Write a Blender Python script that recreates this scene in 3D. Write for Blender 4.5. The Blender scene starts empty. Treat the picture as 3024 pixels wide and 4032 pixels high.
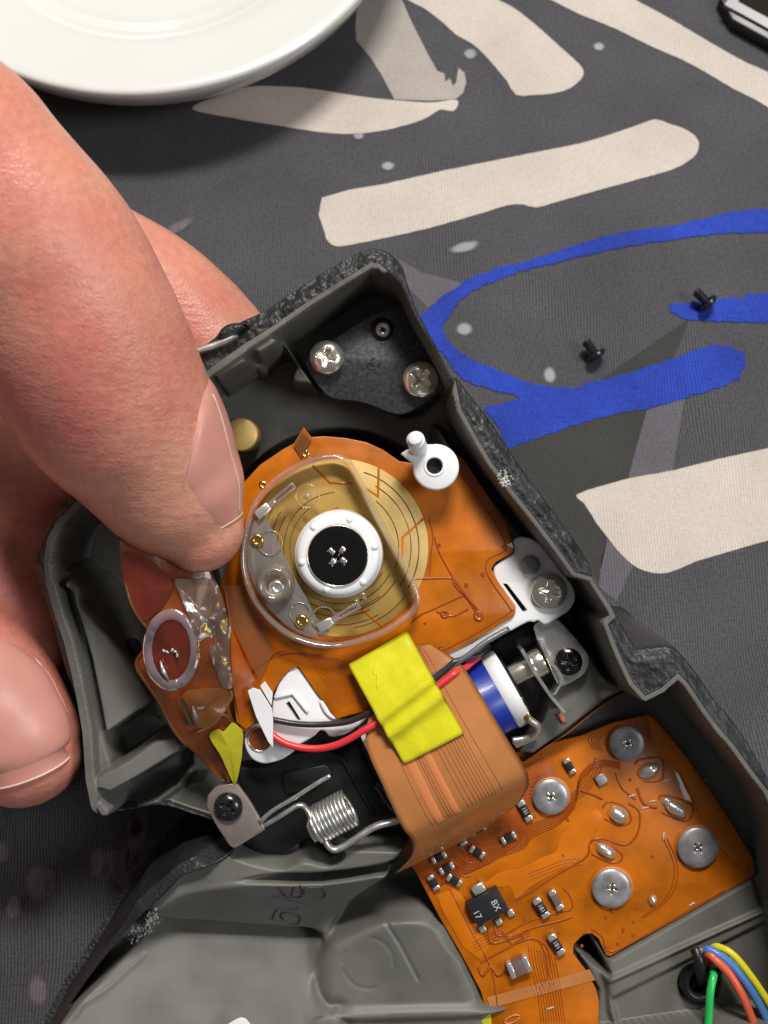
import bpy, bmesh, math, random
import numpy as np
from mathutils import Vector, Matrix, noise as mnoise
from mathutils.geometry import tessellate_polygon
random.seed(7); rng = np.random.default_rng(7)
sc = bpy.context.scene
COL = sc.collection
# ------------------------------------------------------------------ camera, world, lamps, exposure (1 unit = 1 cm)
sc.unit_settings.scale_length = 0.01
D = 11.27; K = 7.0/3024; TILT = math.radians(18); T0 = -2.8
MW = Matrix.Translation((0, 0, -T0*math.cos(TILT))) @ Matrix.Rotation(TILT, 4, 'X')
cd = bpy.data.cameras.new('camera'); cam = bpy.data.objects.new('camera', cd); COL.objects.link(cam)
cam.matrix_world = MW @ Matrix.Translation((0, 0, D))
cd.sensor_fit = 'VERTICAL'; cd.sensor_height = 24; cd.lens = 12/(2016*K/D)
cd.clip_start = 0.1; cd.clip_end = 500
cd.dof.use_dof = True; cd.dof.focus_distance = D-0.1; cd.dof.aperture_fstop = 0.38
sc.camera = cam
w = bpy.data.worlds.new('World'); sc.world = w; w.use_nodes = True
bg = w.node_tree.nodes['Background']; bg.inputs[0].default_value = (0.9, 0.92, 0.95, 1); bg.inputs[1].default_value = 0.11
def lamp(name, loc, target, sx, sy, power, col):
    ld = bpy.data.lights.new(name, 'AREA'); ld.shape = 'RECTANGLE'; ld.size = sx; ld.size_y = sy
    ld.energy = power; ld.color = col
    o = bpy.data.objects.new(name, ld); COL.objects.link(o)
    o.location = loc; o.rotation_euler = (Vector(target)-Vector(loc)).to_track_quat('-Z', 'Y').to_euler()
    return o
lamp('ceiling_lamp', (5, 23, 47), (0, 0, 1), 14, 7, 25000, (1, 0.955, 0.90))
lamp('tube_lamp', (-7.5, 37, 40), (0, 0, 1), 3.2, 14, 3200, (1, 0.98, 0.95))
lamp('fill_light', (30, -9, 34), (0, 0, 1), 13, 13, 7000, (0.96, 0.98, 1))  # added fill from the right, no such lamp known
sc.view_settings.view_transform = 'Standard'; sc.view_settings.look = 'None'
sc.view_settings.exposure = 0; sc.view_settings.gamma = 1
sc.cycles.max_bounces = 10; sc.cycles.transparent_max_bounces = 16
# ------------------------------------------------------------------ picture measurements -> points in the frame of the camera cover
CR = {'A':(0,0,1.0972),'B':(1512,0,1.0972),'C':(700,900,1.3825),'D':(1500,1100,1.0886),'E':(0,1000,1.5082),
      'F':(900,1650,1.8433),'G':(1500,1650,1.5082),'H':(300,2000,1.8433),'I':(800,2500,1.659),'J':(1600,2700,1.165),
      'K':(0,2900,.97588),'L':(0,0,.54861),'M':(0,1800,1.3825),'N':(0,3100,1.659),'O':(1000,3100,1.659),
      'Q':(2400,2500,1.4439),'R':(1900,2300,2.0738),'S':(0,0,1.0)}
def src(c, x, y):
    a, b, s = CR[c]; return a+x/s, b+y/s
def P(c, x, y, h=0.0):
    sx, sy = src(c, x, y); f = K*(D-h)/D
    return Vector(((sx-1512)*f, -(sy-2016)*f, h))
def PP(c, pts, h=0.0):
    return [P(c, p[0], p[1], p[2] if len(p) > 2 else h) for p in pts]
def LEN(c, px, h=0.0): return px/CR[c][2]*K*(D-h)/D
MWi = MW.inverted()
def TAB(c, x, y, z=0.0):          # point on the mat (world)
    o = MW @ Vector((0, 0, D)); d = (MW @ P(c, x, y, 0)) - o
    t = (z-o.z)/d.z; return o+d*t
def smooth_poly(pts, n=4, closed=True):
    out = []; N = len(pts)
    for i in range(N if closed else N-1):
        p0 = pts[(i-1) % N] if closed or i > 0 else pts[0]
        p1 = pts[i]; p2 = pts[(i+1) % N]
        p3 = pts[(i+2) % N] if closed or i+2 < N else pts[-1]
        for k in range(n):
            t = k/n
            out.append(0.5*((2*p1)+(p2-p0)*t+(2*p0-5*p1+4*p2-p3)*t*t+(3*p1-p0-3*p2+p3)*t*t*t))
    if not closed: out.append(pts[-1].copy())
    return out
def chaikin(pts, n=2, r=0.25):
    for _ in range(n):
        o = []
        for i in range(len(pts)):
            a, b = pts[i], pts[(i+1) % len(pts)]
            o += [a.lerp(b, r), a.lerp(b, 1-r)]
        pts = o
    return pts
# ------------------------------------------------------------------ materials
MATS = {}
def mat(name, col=(.5,.5,.5), rough=.5, metal=0, spec=.5, coat=0, bump=None, var=None, sss=0, trans=0, ior=1.5, alpha=1, vor=None, sssc=.1, tint2=None):
    m = bpy.data.materials.new(name); m.use_nodes = True; nt = m.node_tree; N = nt.nodes; L = nt.links
    b = N['Principled BSDF']; b.inputs['Base Color'].default_value = (*col, 1)
    b.inputs['Roughness'].default_value = rough; b.inputs['Metallic'].default_value = metal
    b.inputs['Specular IOR Level'].default_value = spec; b.inputs['Coat Weight'].default_value = coat
    b.inputs['IOR'].default_value = ior; b.inputs['Transmission Weight'].default_value = trans
    b.inputs['Alpha'].default_value = alpha
    if sss:
        b.inputs['Subsurface Weight'].default_value = sss; b.inputs['Subsurface Scale'].default_value = sssc
        b.inputs['Subsurface Radius'].default_value = (1, .35, .2)
    tc = N.new('ShaderNodeTexCoord')
    if var:      # (scale, amount)
        n = N.new('ShaderNodeTexNoise'); n.inputs['Scale'].default_value = var[0]; n.inputs['Detail'].default_value = 6
        L.new(tc.outputs['Object'], n.inputs['Vector'])
        r = N.new('ShaderNodeValToRGB'); L.new(n.outputs['Fac'], r.inputs['Fac'])
        lo = [c*(1-var[1]) for c in col]; hi = [min(1, c*(1+var[1])) for c in col]
        if tint2: hi = tint2
        r.color_ramp.elements[0].position = .32; r.color_ramp.elements[1].position = .68
        r.color_ramp.elements[0].color = (*lo, 1); r.color_ramp.elements[1].color = (*hi, 1)
        L.new(r.outputs['Color'], b.inputs['Base Color'])
        mr = N.new('ShaderNodeMapRange'); mr.inputs['To Min'].default_value = max(0.02, rough*.75); mr.inputs['To Max'].default_value = min(1, rough*1.3)
        L.new(n.outputs['Fac'], mr.inputs['Value']); L.new(mr.outputs['Result'], b.inputs['Roughness'])
    last = None
    for kind, v in (('n', bump), ('v', vor)):
        if not v: continue
        if kind == 'n':
            t = N.new('ShaderNodeTexNoise'); t.inputs['Detail'].default_value = 8; t.inputs['Scale'].default_value = v[0]; out = t.outputs['Fac']
        else:
            t = N.new('ShaderNodeTexVoronoi'); t.inputs['Scale'].default_value = v[0]; out = t.outputs['Distance']
        L.new(tc.outputs['Object'], t.inputs['Vector'])
        bp = N.new('ShaderNodeBump'); bp.inputs['Strength'].default_value = v[1]; bp.inputs['Distance'].default_value = v[2]
        L.new(out, bp.inputs['Height'])
        if last: L.new(last.outputs['Normal'], bp.inputs['Normal'])
        last = bp
    if last: L.new(last.outputs['Normal'], b.inputs['Normal'])
    MATS[name] = m; return m
def clear_mat(name, tint, gloss, rough=.08, body=.0, bump=None, bodycol=(.8,.8,.8)):
    """clear plastic: transparent, a glossy coat growing towards grazing angles, a little milky body"""
    m = bpy.data.materials.new(name); m.use_nodes = True; nt = m.node_tree; N = nt.nodes; L = nt.links
    N.remove(N['Principled BSDF']); out = N['Material Output']
    tr = N.new('ShaderNodeBsdfTransparent'); tr.inputs[0].default_value = (*tint, 1)
    df = N.new('ShaderNodeBsdfDiffuse'); df.inputs[0].default_value = (*bodycol, 1)
    gl = N.new('ShaderNodeBsdfGlossy'); gl.inputs['Roughness'].default_value = rough; gl.inputs[0].default_value = (1,1,1,1)
    m1 = N.new('ShaderNodeMixShader'); m1.inputs[0].default_value = body
    L.new(tr.outputs[0], m1.inputs[1]); L.new(df.outputs[0], m1.inputs[2])
    lw = N.new('ShaderNodeLayerWeight'); lw.inputs[0].default_value = gloss
    m2 = N.new('ShaderNodeMixShader'); L.new(lw.outputs['Fresnel'], m2.inputs[0])
    L.new(m1.outputs[0], m2.inputs[1]); L.new(gl.outputs[0], m2.inputs[2]); L.new(m2.outputs[0], out.inputs['Surface'])
    if bump:
        tc = N.new('ShaderNodeTexCoord'); t = N.new('ShaderNodeTexNoise'); t.inputs['Scale'].default_value = bump[0]; t.inputs['Detail'].default_value = 3
        L.new(tc.outputs['Object'], t.inputs['Vector']); bp = N.new('ShaderNodeBump'); bp.inputs['Strength'].default_value = bump[1]; bp.inputs['Distance'].default_value = bump[2]
        L.new(t.outputs['Fac'], bp.inputs['Height']); L.new(bp.outputs['Normal'], gl.inputs['Normal']); L.new(bp.outputs['Normal'], lw.inputs['Normal'])
    MATS[name] = m; return m
def weave_mat(name, col, contrast=.35, soft=None, mottled=.18, dry=None):
    """printed knit cloth: fine ribs and cross threads"""
    m = bpy.data.materials.new(name); m.use_nodes = True; nt = m.node_tree; N = nt.nodes; L = nt.links
    b = N['Principled BSDF']; b.inputs['Roughness'].default_value = .8; b.inputs['Specular IOR Level'].default_value = .25
    b.inputs['Sheen Weight'].default_value = .15
    g = N.new('ShaderNodeNewGeometry')
    n0 = N.new('ShaderNodeTexNoise'); n0.inputs['Scale'].default_value = .35; n0.inputs['Detail'].default_value = 2
    L.new(g.outputs['Position'], n0.inputs['Vector'])
    off = N.new('ShaderNodeVectorMath'); off.operation = 'MULTIPLY_ADD'; off.inputs[1].default_value = (.5, .5, .5)
    L.new(n0.outputs['Color'], off.inputs[0]); L.new(g.outputs['Position'], off.inputs[2])
    def wave(rot, scale, dist):
        mp = N.new('ShaderNodeMapping'); mp.inputs['Rotation'].default_value = (0, 0, rot); L.new(off.outputs[0], mp.inputs[0])
        wv = N.new('ShaderNodeTexWave'); wv.inputs['Scale'].default_value = scale; wv.inputs['Distortion'].default_value = dist
        wv.inputs['Detail'].default_value = 2; wv.inputs['Detail Scale'].default_value = 4; L.new(mp.outputs[0], wv.inputs['Vector']); return wv
    # Blender wave: one band every 2*pi/(20*scale)
    a = wave(math.radians(-5), 2*math.pi/20/.034, 1.3); c = wave(math.radians(86), 2*math.pi/20/.044, 2.2)
    mx = N.new('ShaderNodeMath'); mx.operation = 'MULTIPLY_ADD'; mx.inputs[1].default_value = .16
    L.new(c.outputs['Fac'], mx.inputs[0]); L.new(a.outputs['Fac'], mx.inputs[2])
    n1 = N.new('ShaderNodeTexNoise'); n1.inputs['Scale'].default_value = 26; n1.inputs['Detail'].default_value = 4; L.new(g.outputs['Position'], n1.inputs['Vector'])
    ad = N.new('ShaderNodeMath'); ad.operation = 'MULTIPLY_ADD'; ad.inputs[1].default_value = 1.5; L.new(n1.outputs['Fac'], ad.inputs[0]); L.new(mx.outputs[0], ad.inputs[2])
    mr = N.new('ShaderNodeMapRange'); mr.inputs['From Min'].default_value = .35; mr.inputs['From Max'].default_value = 2.0
    mr.inputs['To Min'].default_value = 1-contrast; mr.inputs['To Max'].default_value = 1+contrast*.6; L.new(ad.outputs[0], mr.inputs['Value'])
    n2 = N.new('ShaderNodeTexNoise'); n2.inputs['Scale'].default_value = .9; n2.inputs['Detail'].default_value = 5; L.new(g.outputs['Position'], n2.inputs['Vector'])
    m2 = N.new('ShaderNodeMapRange'); m2.inputs['From Min'].default_value = .3; m2.inputs['From Max'].default_value = .7
    m2.inputs['To Min'].default_value = 1-mottled; m2.inputs['To Max'].default_value = 1+mottled*.4; L.new(n2.outputs['Fac'], m2.inputs['Value'])
    mm = N.new('ShaderNodeMath'); mm.operation = 'MULTIPLY'; L.new(mr.outputs[0], mm.inputs[0]); L.new(m2.outputs[0], mm.inputs[1])
    sc_ = N.new('ShaderNodeVectorMath'); sc_.operation = 'SCALE'; sc_.inputs[0].default_value = col; L.new(mm.outputs[0], sc_.inputs['Scale'])
    L.new(sc_.outputs[0], b.inputs['Base Color'])
    bp = N.new('ShaderNodeBump'); bp.inputs['Strength'].default_value = .5; bp.inputs['Distance'].default_value = .006
    L.new(ad.outputs[0], bp.inputs['Height']); L.new(bp.outputs['Normal'], b.inputs['Normal'])
    if soft:     # feathered edge of the print: alpha falls with distance from the middle of the blot
        uv = N.new('ShaderNodeTexCoord'); gr = N.new('ShaderNodeTexGradient'); gr.gradient_type = 'SPHERICAL'
        mp = N.new('ShaderNodeMapping'); mp.inputs['Location'].default_value = (-1, -1, 0); mp.inputs['Scale'].default_value = (2, 2, 0)
        L.new(uv.outputs['UV'], mp.inputs[0]); L.new(mp.outputs[0], gr.inputs[0])
        r = N.new('ShaderNodeMapRange'); r.inputs['From Max'].default_value = .55; r.inputs['To Max'].default_value = soft; r.interpolation_type = 'SMOOTHSTEP'
        L.new(gr.outputs['Fac'], r.inputs['Value']); L.new(r.outputs[0], b.inputs['Alpha'])
    if dry:      # dry brush: the cloth shows through in small gaps that follow the stroke
        d1 = N.new('ShaderNodeMapping'); d1.inputs['Rotation'].default_value = (0, 0, math.radians(-14)); d1.inputs['Scale'].default_value = (3, 14, 3)
        L.new(g.outputs['Position'], d1.inputs[0]); d2 = N.new('ShaderNodeTexNoise'); d2.inputs['Scale'].default_value = 1.3; d2.inputs['Detail'].default_value = 9; d2.inputs['Roughness'].default_value = .7
        L.new(d1.outputs[0], d2.inputs['Vector']); d3 = N.new('ShaderNodeMapRange'); d3.inputs['From Min'].default_value = dry; d3.inputs['From Max'].default_value = dry+.05
        d3.inputs['To Min'].default_value = .35; L.new(d2.outputs['Fac'], d3.inputs['Value']); L.new(d3.outputs[0], b.inputs['Alpha'])
    MATS[name] = m; return m
weave_mat('mat_cloth', (.074,.073,.080), .70)
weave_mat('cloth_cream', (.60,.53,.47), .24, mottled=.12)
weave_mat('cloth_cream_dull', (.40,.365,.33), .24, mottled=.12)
weave_mat('cloth_blue', (.020,.055,.42), .6, mottled=.35, dry=.34)
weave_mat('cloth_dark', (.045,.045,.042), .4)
weave_mat('cloth_lilac', (.125,.118,.135), .4)
weave_mat('cloth_spot', (.42,.42,.45), .2, soft=.85)
weave_mat('cloth_smudge', (.20,.17,.19), .4, soft=.8)
mat('desk_top', (.11,.08,.06), .5, var=(1.5,.3))
mat('glaze', (.76,.755,.715), .12, coat=.5, bump=(1.2,.05,.02), var=(.5,.02))
mat('glaze_foot', (.66,.63,.58), .3)
mat('grey_plastic', (.137,.135,.118), .46, spec=.45, var=(1.6,.22), bump=(60,.10,.004))
mat('black_skin', (.019,.020,.021), .46, spec=.45, vor=(30,.6,.009), bump=(55,.35,.005), var=(3,.35))
mat('black_plastic', (.012,.012,.013), .35, bump=(50,.15,.004))
mat('satin_plate', (.030,.032,.037), .27, spec=.8, var=(26,.35), bump=(70,.35,.004), tint2=(.055,.058,.066))
mat('nickel', (.88,.83,.72), .2, metal=.9, var=(14,.08))
mat('steel', (.70,.69,.65), .28, metal=.85, bump=(50,.25,.004), var=(10,.2))
mat('blotched_steel', (.36,.345,.36), .36, metal=.55, bump=(30,.2,.003), var=(7,.38))
mat('dark_chrome', (.10,.095,.09), .14, metal=1)
mat('black_screw', (.035,.033,.038), .2, metal=.6, spec=.8)
mat('kapton', (.50,.130,.001), .34, coat=.22, spec=.35, bump=(3.5,.35,.025), var=(2.6,.27))
mat('kapton_deep', (.32,.065,.002), .36, coat=.1, spec=.4, bump=(7,.3,.02), var=(5,.3))
mat('kapton_trace', (.36,.072,.002), .36, coat=.15, spec=.4)
mat('kapton_pale', (.62,.160,.002), .38, coat=.08, spec=.35, var=(3,.1))
mat('kapton_brown', (.24,.055,.010), .26, coat=.5, bump=(4,.5,.04), var=(1.8,.45))
mat('copper_film', (.50,.195,.060), .32, coat=.35, spec=.4, bump=(7,.15,.01), var=(2.5,.12))
mat('copper_line', (.42,.135,.045), .4)
mat('copper_bright', (.66,.23,.075), .36)
mat('gold_track', (.59,.40,.14), .38, metal=.35, var=(4,.10), bump=(12,.1,.005))
mat('dark_line', (.06,.035,.015), .6)
mat('gold', (.85,.60,.18), .18, metal=1, bump=(40,.4,.005))
mat('white_nylon', (.86,.86,.87), .38, bump=(20,.06,.004))
mat('grey_pin', (.26,.26,.26), .4)
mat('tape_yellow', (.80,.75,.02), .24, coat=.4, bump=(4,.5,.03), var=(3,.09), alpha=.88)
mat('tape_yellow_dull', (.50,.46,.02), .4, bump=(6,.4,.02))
mat('motor_blue', (.005,.03,.30), .38, coat=.1, bump=(9,.2,.01))
mat('solder', (.78,.77,.70), .3, metal=.8, bump=(18,.5,.01))
mat('chip_black', (.018,.019,.024), .38, bump=(60,.2,.003))
mat('chip_brown', (.16,.11,.10), .4)
mat('ink_white', (.55,.55,.55), .5)
mat('ink_violet', (.045,.035,.06), .5)
mat('paper', (.80,.80,.82), .55)
mat('glue', (.55,.55,.52), .15, coat=.8)
for n_, c_ in (('red', (.78,.035,.05)), ('black', (.025,.025,.025)), ('green', (.02,.48,.10)), ('orange', (.72,.12,.055)), ('blue', (.07,.22,.55)), ('white', (.72,.72,.74)), ('yellow', (.80,.70,.02)), ('grey', (.13,.13,.14))):
    mat('wire_'+n_, c_, .36, coat=.2, bump=(8,.15,.01))
mat('dark_red_film', (.15,.022,.010), .22, coat=.5, bump=(4,.4,.03), var=(2,.3))
mat('tab_steel', (.27,.225,.205), .38, metal=.4, bump=(30,.2,.004), var=(3,.25))
mat('screen_glass', (.020,.016,.010), .12, coat=.5)
mat('bare_edge', (.20,.20,.21), .4, metal=.6)
clear_mat('clear_plastic', (.93,.90,.80), .10, .06, .0)
clear_mat('clear_rim', (.88,.80,.68), .50, .08, .16, bodycol=(.85,.80,.70))
clear_mat('frosted', (.55,.55,.56), .18, .25, .42, bump=(14,.3,.01), bodycol=(.30,.30,.31))
clear_mat('crumpled_clear', (.66,.56,.48), .30, .2, .22, bump=(3,.7,.08), bodycol=(.35,.30,.26))
clear_mat('milky_ring', (.72,.62,.62), .35, .1, .35, bump=(5,.5,.03), bodycol=(.50,.42,.44))
clear_mat('amber_film', (.75,.48,.22), .25, .2, .35, bump=(6,.3,.02), bodycol=(.36,.17,.06))
# skin
def skin_mat():
    m = mat('skin', (.60,.27,.17), .40, spec=.45, sss=.18, sssc=.16)
    N = m.node_tree.nodes; L = m.node_tree.links; b = N['Principled BSDF']
    tc = N.new('ShaderNodeTexCoord')
    n = N.new('ShaderNodeTexNoise'); n.inputs['Scale'].default_value = .75; n.inputs['Detail'].default_value = 5; n.inputs['Roughness'].default_value = .55
    L.new(tc.outputs['Object'], n.inputs['Vector'])
    r = N.new('ShaderNodeValToRGB'); e = r.color_ramp.elements
    e[0].position = .36; e[0].color = (.68,.32,.215,1); e[1].position = .70; e[1].color = (.65,.19,.15,1)
    L.new(n.outputs['Fac'], r.inputs['Fac'])
    n2 = N.new('ShaderNodeTexNoise'); n2.inputs['Scale'].default_value = 14; n2.inputs['Detail'].default_value = 8; n2.inputs['Roughness'].default_value = .7
    L.new(tc.outputs['Object'], n2.inputs['Vector'])
    mr = N.new('ShaderNodeMapRange'); mr.inputs['From Min'].default_value = .3; mr.inputs['From Max'].default_value = .7; mr.inputs['To Min'].default_value = .82; mr.inputs['To Max'].default_value = 1.12
    L.new(n2.outputs['Fac'], mr.inputs['Value'])
    s = N.new('ShaderNodeVectorMath'); s.operation = 'SCALE'; L.new(r.outputs['Color'], s.inputs[0]); L.new(mr.outputs[0], s.inputs['Scale'])
    L.new(s.outputs[0], b.inputs['Base Color'])
    # creases across the finger + pores
    mp = N.new('ShaderNodeMapping'); mp.inputs['Rotation'].default_value = (0, 0, math.radians(-33)); mp.inputs['Scale'].default_value = (5, 17, 9)
    L.new(tc.outputs['Object'], mp.inputs[0])
    t1 = N.new('ShaderNodeTexNoise'); t1.inputs['Scale'].default_value = 1; t1.inputs['Detail'].default_value = 6; L.new(mp.outputs[0], t1.inputs['Vector'])
    v = N.new('ShaderNodeTexVoronoi'); v.feature = 'DISTANCE_TO_EDGE'; v.inputs['Scale'].default_value = 24; L.new(tc.outputs['Object'], v.inputs['Vector'])
    b1 = N.new('ShaderNodeBump'); b1.inputs['Strength'].default_value = .24; b1.inputs['Distance'].default_value = .03; L.new(t1.outputs['Fac'], b1.inputs['Height'])
    b2 = N.new('ShaderNodeBump'); b2.inputs['Strength'].default_value = .22; b2.inputs['Distance'].default_value = .02; L.new(v.outputs['Distance'], b2.inputs['Height'])
    L.new(b1.outputs['Normal'], b2.inputs['Normal']); L.new(b2.outputs['Normal'], b.inputs['Normal'])
skin_mat()
mat('nail', (.65,.30,.24), .38, coat=.05, sss=.15, sssc=.05, bump=(5,.15,.01), var=(1.6,.08))
mat('nail_edge', (.78,.56,.42), .35, sss=.1, sssc=.05)
# ------------------------------------------------------------------ object helpers
BASE = {}
def props(o, label=None, cat=None, group=None, kind=None):
    if label: o['label'] = label
    if cat: o['category'] = cat
    if group: o['group'] = group
    if kind: o['kind'] = kind
def thing(name, base, frame, label, cat, group=None):
    """an Empty at the base of a thing; frame = matrix from the coordinates the thing is modelled in to the world"""
    o = bpy.data.objects.new(name, None); COL.objects.link(o); o.empty_display_size = .5
    o.matrix_world = frame @ Matrix.Translation(base); BASE[o.name] = Vector(base)
    props(o, label, cat, group); return o
def mesh(name, V, F, m, parent=None, smooth=True, label=None, origin=None, mats=None, auto=None):
    base = BASE[parent.name] if parent is not None else (Vector(origin) if origin is not None else Vector((0,0,0)))
    me = bpy.data.meshes.new(name)
    V = np.array([tuple(v) for v in V], dtype=float).reshape(-1, 3) - np.array(base)
    me.from_pydata(V.tolist(), [], F); me.update()
    if mats:
        for mm in mats: me.materials.append(MATS[mm])
    else: me.materials.append(MATS[m])
    if smooth: me.shade_smooth()
    if smooth and auto: me.set_sharp_from_angle(angle=math.radians(auto))
    o = bpy.data.objects.new(name, me); COL.objects.link(o)
    if parent is not None: o.parent = parent
    elif origin is not None: o.location = base
    BASE[o.name] = base
    if label: o['label'] = label
    return o
class MB:
    def __init__(s): s.V = []; s.F = []
    def add(s, V, F):
        n = len(s.V); s.V += [Vector(v) for v in V]; s.F += [tuple(i+n for i in f) for f in F]; return s
    def go(s, name, m, parent=None, **k): return mesh(name, s.V, s.F, m, parent, **k)
def area2(p): return sum(p[i].x*p[(i+1) % len(p)].y-p[(i+1) % len(p)].x*p[i].y for i in range(len(p)))/2
def inset(p, d):
    n = len(p); o = []
    for i in range(n):
        a, b, c = p[i-1], p[i], p[(i+1) % n]
        e1 = Vector((b.x-a.x, b.y-a.y)); e2 = Vector((c.x-b.x, c.y-b.y))
        if e1.length < 1e-9: e1 = e2.copy()
        if e2.length < 1e-9: e2 = e1.copy()
        e1.normalize(); e2.normalize()
        nn = Vector((-(e1.y+e2.y), e1.x+e2.x)); l = nn.length
        nn = nn/l if l > 1e-6 else Vector((-e1.y, e1.x))
        co = max(.5, nn.dot(Vector((-e1.y, e1.x))))
        o.append(Vector((b.x+nn.x*d/co, b.y+nn.y*d/co, b.z)))
    return o
def prism(pts, th, bev=.01, holes=()):
    """plate: outline (3d points, their z = top), thickness th, rounded top edge"""
    p = [Vector(v) for v in pts]
    if area2(p) < 0: p.reverse()
    n = len(p); rings = []
    steps = ((bev, 0), (bev*.3, -bev*.3), (0, -bev), (0, -th)) if bev else ((0, 0), (0, -th))
    V = []; F = []
    for d, dz in steps:
        q = inset(p, d) if d else [v.copy() for v in p]
        V += [Vector((v.x, v.y, v.z+dz)) for v in q]
    for r in range(len(steps)-1):
        for i in range(n):
            j = (i+1) % n; F.append((r*n+i, (r+1)*n+i, (r+1)*n+j, r*n+j))
    top = V[:n]
    if holes:
        loops = [top]; base = len(V); idx = list(range(n))
        for h in holes:
            h = [Vector(v) for v in h]
            if area2(h) > 0: h.reverse()
            k = len(h); b0 = len(V); V += h; V += [Vector((v.x, v.y, v.z-th)) for v in h]
            loops.append(h); idx += list(range(b0, b0+k))
            for i in range(k):
                j = (i+1) % k; F.append((b0+i, b0+k+i, b0+k+j, b0+j))
        for t in tessellate_polygon(loops): 
            f = tuple(idx[i] for i in t); a, b, c = (V[i] for i in f)
            if (b-a).cross(c-a).z < 0: f = f[::-1]
            F.append(f)
    else:
        for t in tessellate_polygon([top]):
            a, b, c = (V[i] for i in t)
            F.append(t if (b-a).cross(c-a).z > 0 else t[::-1])
    return V, F
def circle(c, r, n=48, ry=None, rot=0):
    ry = ry or r; o = []
    for i in range(n):
        a = 2*math.pi*i/n; x, y = r*math.cos(a), ry*math.sin(a)
        o.append(Vector((c[0]+x*math.cos(rot)-y*math.sin(rot), c[1]+x*math.sin(rot)+y*math.cos(rot), c[2])))
    return o
def lathe(c, prof, n=56, axis=None, cap=True):
    """prof = [(r, z)] from the top centre outwards"""
    V = []; F = []; M = Matrix.Identity(3)
    if axis is not None: M = Vector((0,0,1)).rotation_difference(Vector(axis).normalized()).to_matrix()
    c = Vector(c)
    for r, z in prof:
        for i in range(n):
            a = 2*math.pi*i/n; V.append(c+M @ Vector((r*math.cos(a), r*math.sin(a), z)))
    for k in range(len(prof)-1):
        for i in range(n):
            j = (i+1) % n; F.append((k*n+i, (k+1)*n+i, (k+1)*n+j, k*n+j))
    if cap and prof[0][0] > 1e-5: F.append(tuple(range(n)))
    return V, F
def tube(path, r, n=10, cap=True):
    p = [Vector(v) for v in path]; N = len(p); V = []; F = []
    rr = r if isinstance(r, (list, tuple)) else [r]*N
    t0 = (p[1]-p[0]).normalized(); up = Vector((0,0,1)) if abs(t0.z) < .9 else Vector((1,0,0))
    u = t0.cross(up).normalized()
    for i in range(N):
        t = (p[min(i+1, N-1)]-p[max(i-1, 0)]).normalized()
        u = (u-t*u.dot(t)).normalized(); v = t.cross(u)
        for k in range(n):
            a = 2*math.pi*k/n; V.append(p[i]+(u*math.cos(a)+v*math.sin(a))*rr[i])
    for i in range(N-1):
        for k in range(n):
            j = (k+1) % n; F.append((i*n+k, i*n+j, (i+1)*n+j, (i+1)*n+k))
    if cap: F += [tuple(range(n))[::-1], tuple(range((N-1)*n, N*n))]
    return V, F
def strip(path, wd, lift=.004, th=.006):
    """flat raised track following a path (z of the points = surface)"""
    p = [Vector(v) for v in path]; V = []; F = []; N = len(p)
    for i in range(N):
        a = p[max(i-1, 0)]; b = p[i]; c = p[min(i+1, N-1)]
        t1 = Vector((b.x-a.x, b.y-a.y)); t2 = Vector((c.x-b.x, c.y-b.y))
        if t1.length < 1e-8: t1 = t2.copy()
        if t2.length < 1e-8: t2 = t1.copy()
        t1.normalize(); t2.normalize(); n1 = Vector((-t1.y, t1.x)); n2 = Vector((-t2.y, t2.x)); nn = (n1+n2)
        nn = nn.normalized() if nn.length > 1e-6 else n1; co = max(.5, nn.dot(n1)); h = wd/2/co
        for s, z in ((1, -th), (.7, lift), (-.7, lift), (-1, -th)):
            V.append(Vector((b.x+nn.x*h*s, b.y+nn.y*h*s, b.z+z)))
    for i in range(N-1):
        for k in range(3): F.append((i*4+k+1, i*4+k, (i+1)*4+k, (i+1)*4+k+1))
    return V, F
def loft(A, B, n=16, fn=None, th=0):
    """sheet between two border lines A and B"""
    V = []; F = []; N = len(A)
    for i in range(N):
        for k in range(n+1):
            t = k/n; v = A[i].lerp(B[i], t)
            if fn: v = v+Vector((0, 0, fn(i/(N-1), t)))
            V.append(v)
    for i in range(N-1):
        for k in range(n):
            a = i*(n+1)+k; F.append((a, a+1, a+n+2, a+n+1))
    if th:
        m = len(V); V += [v-Vector((0, 0, th)) for v in V]
        F += [tuple(x+m for x in f[::-1]) for f in F]
        bd = [i*(n+1) for i in range(N)]; be = [i*(n+1)+n for i in range(N)]
        for q in (bd, be, list(range(n+1)), list(range((N-1)*(n+1), N*(n+1)))):
            F += [(q[i], q[i+1], q[i+1]+m, q[i]+m) for i in range(len(q)-1)]
    return V, F
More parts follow.
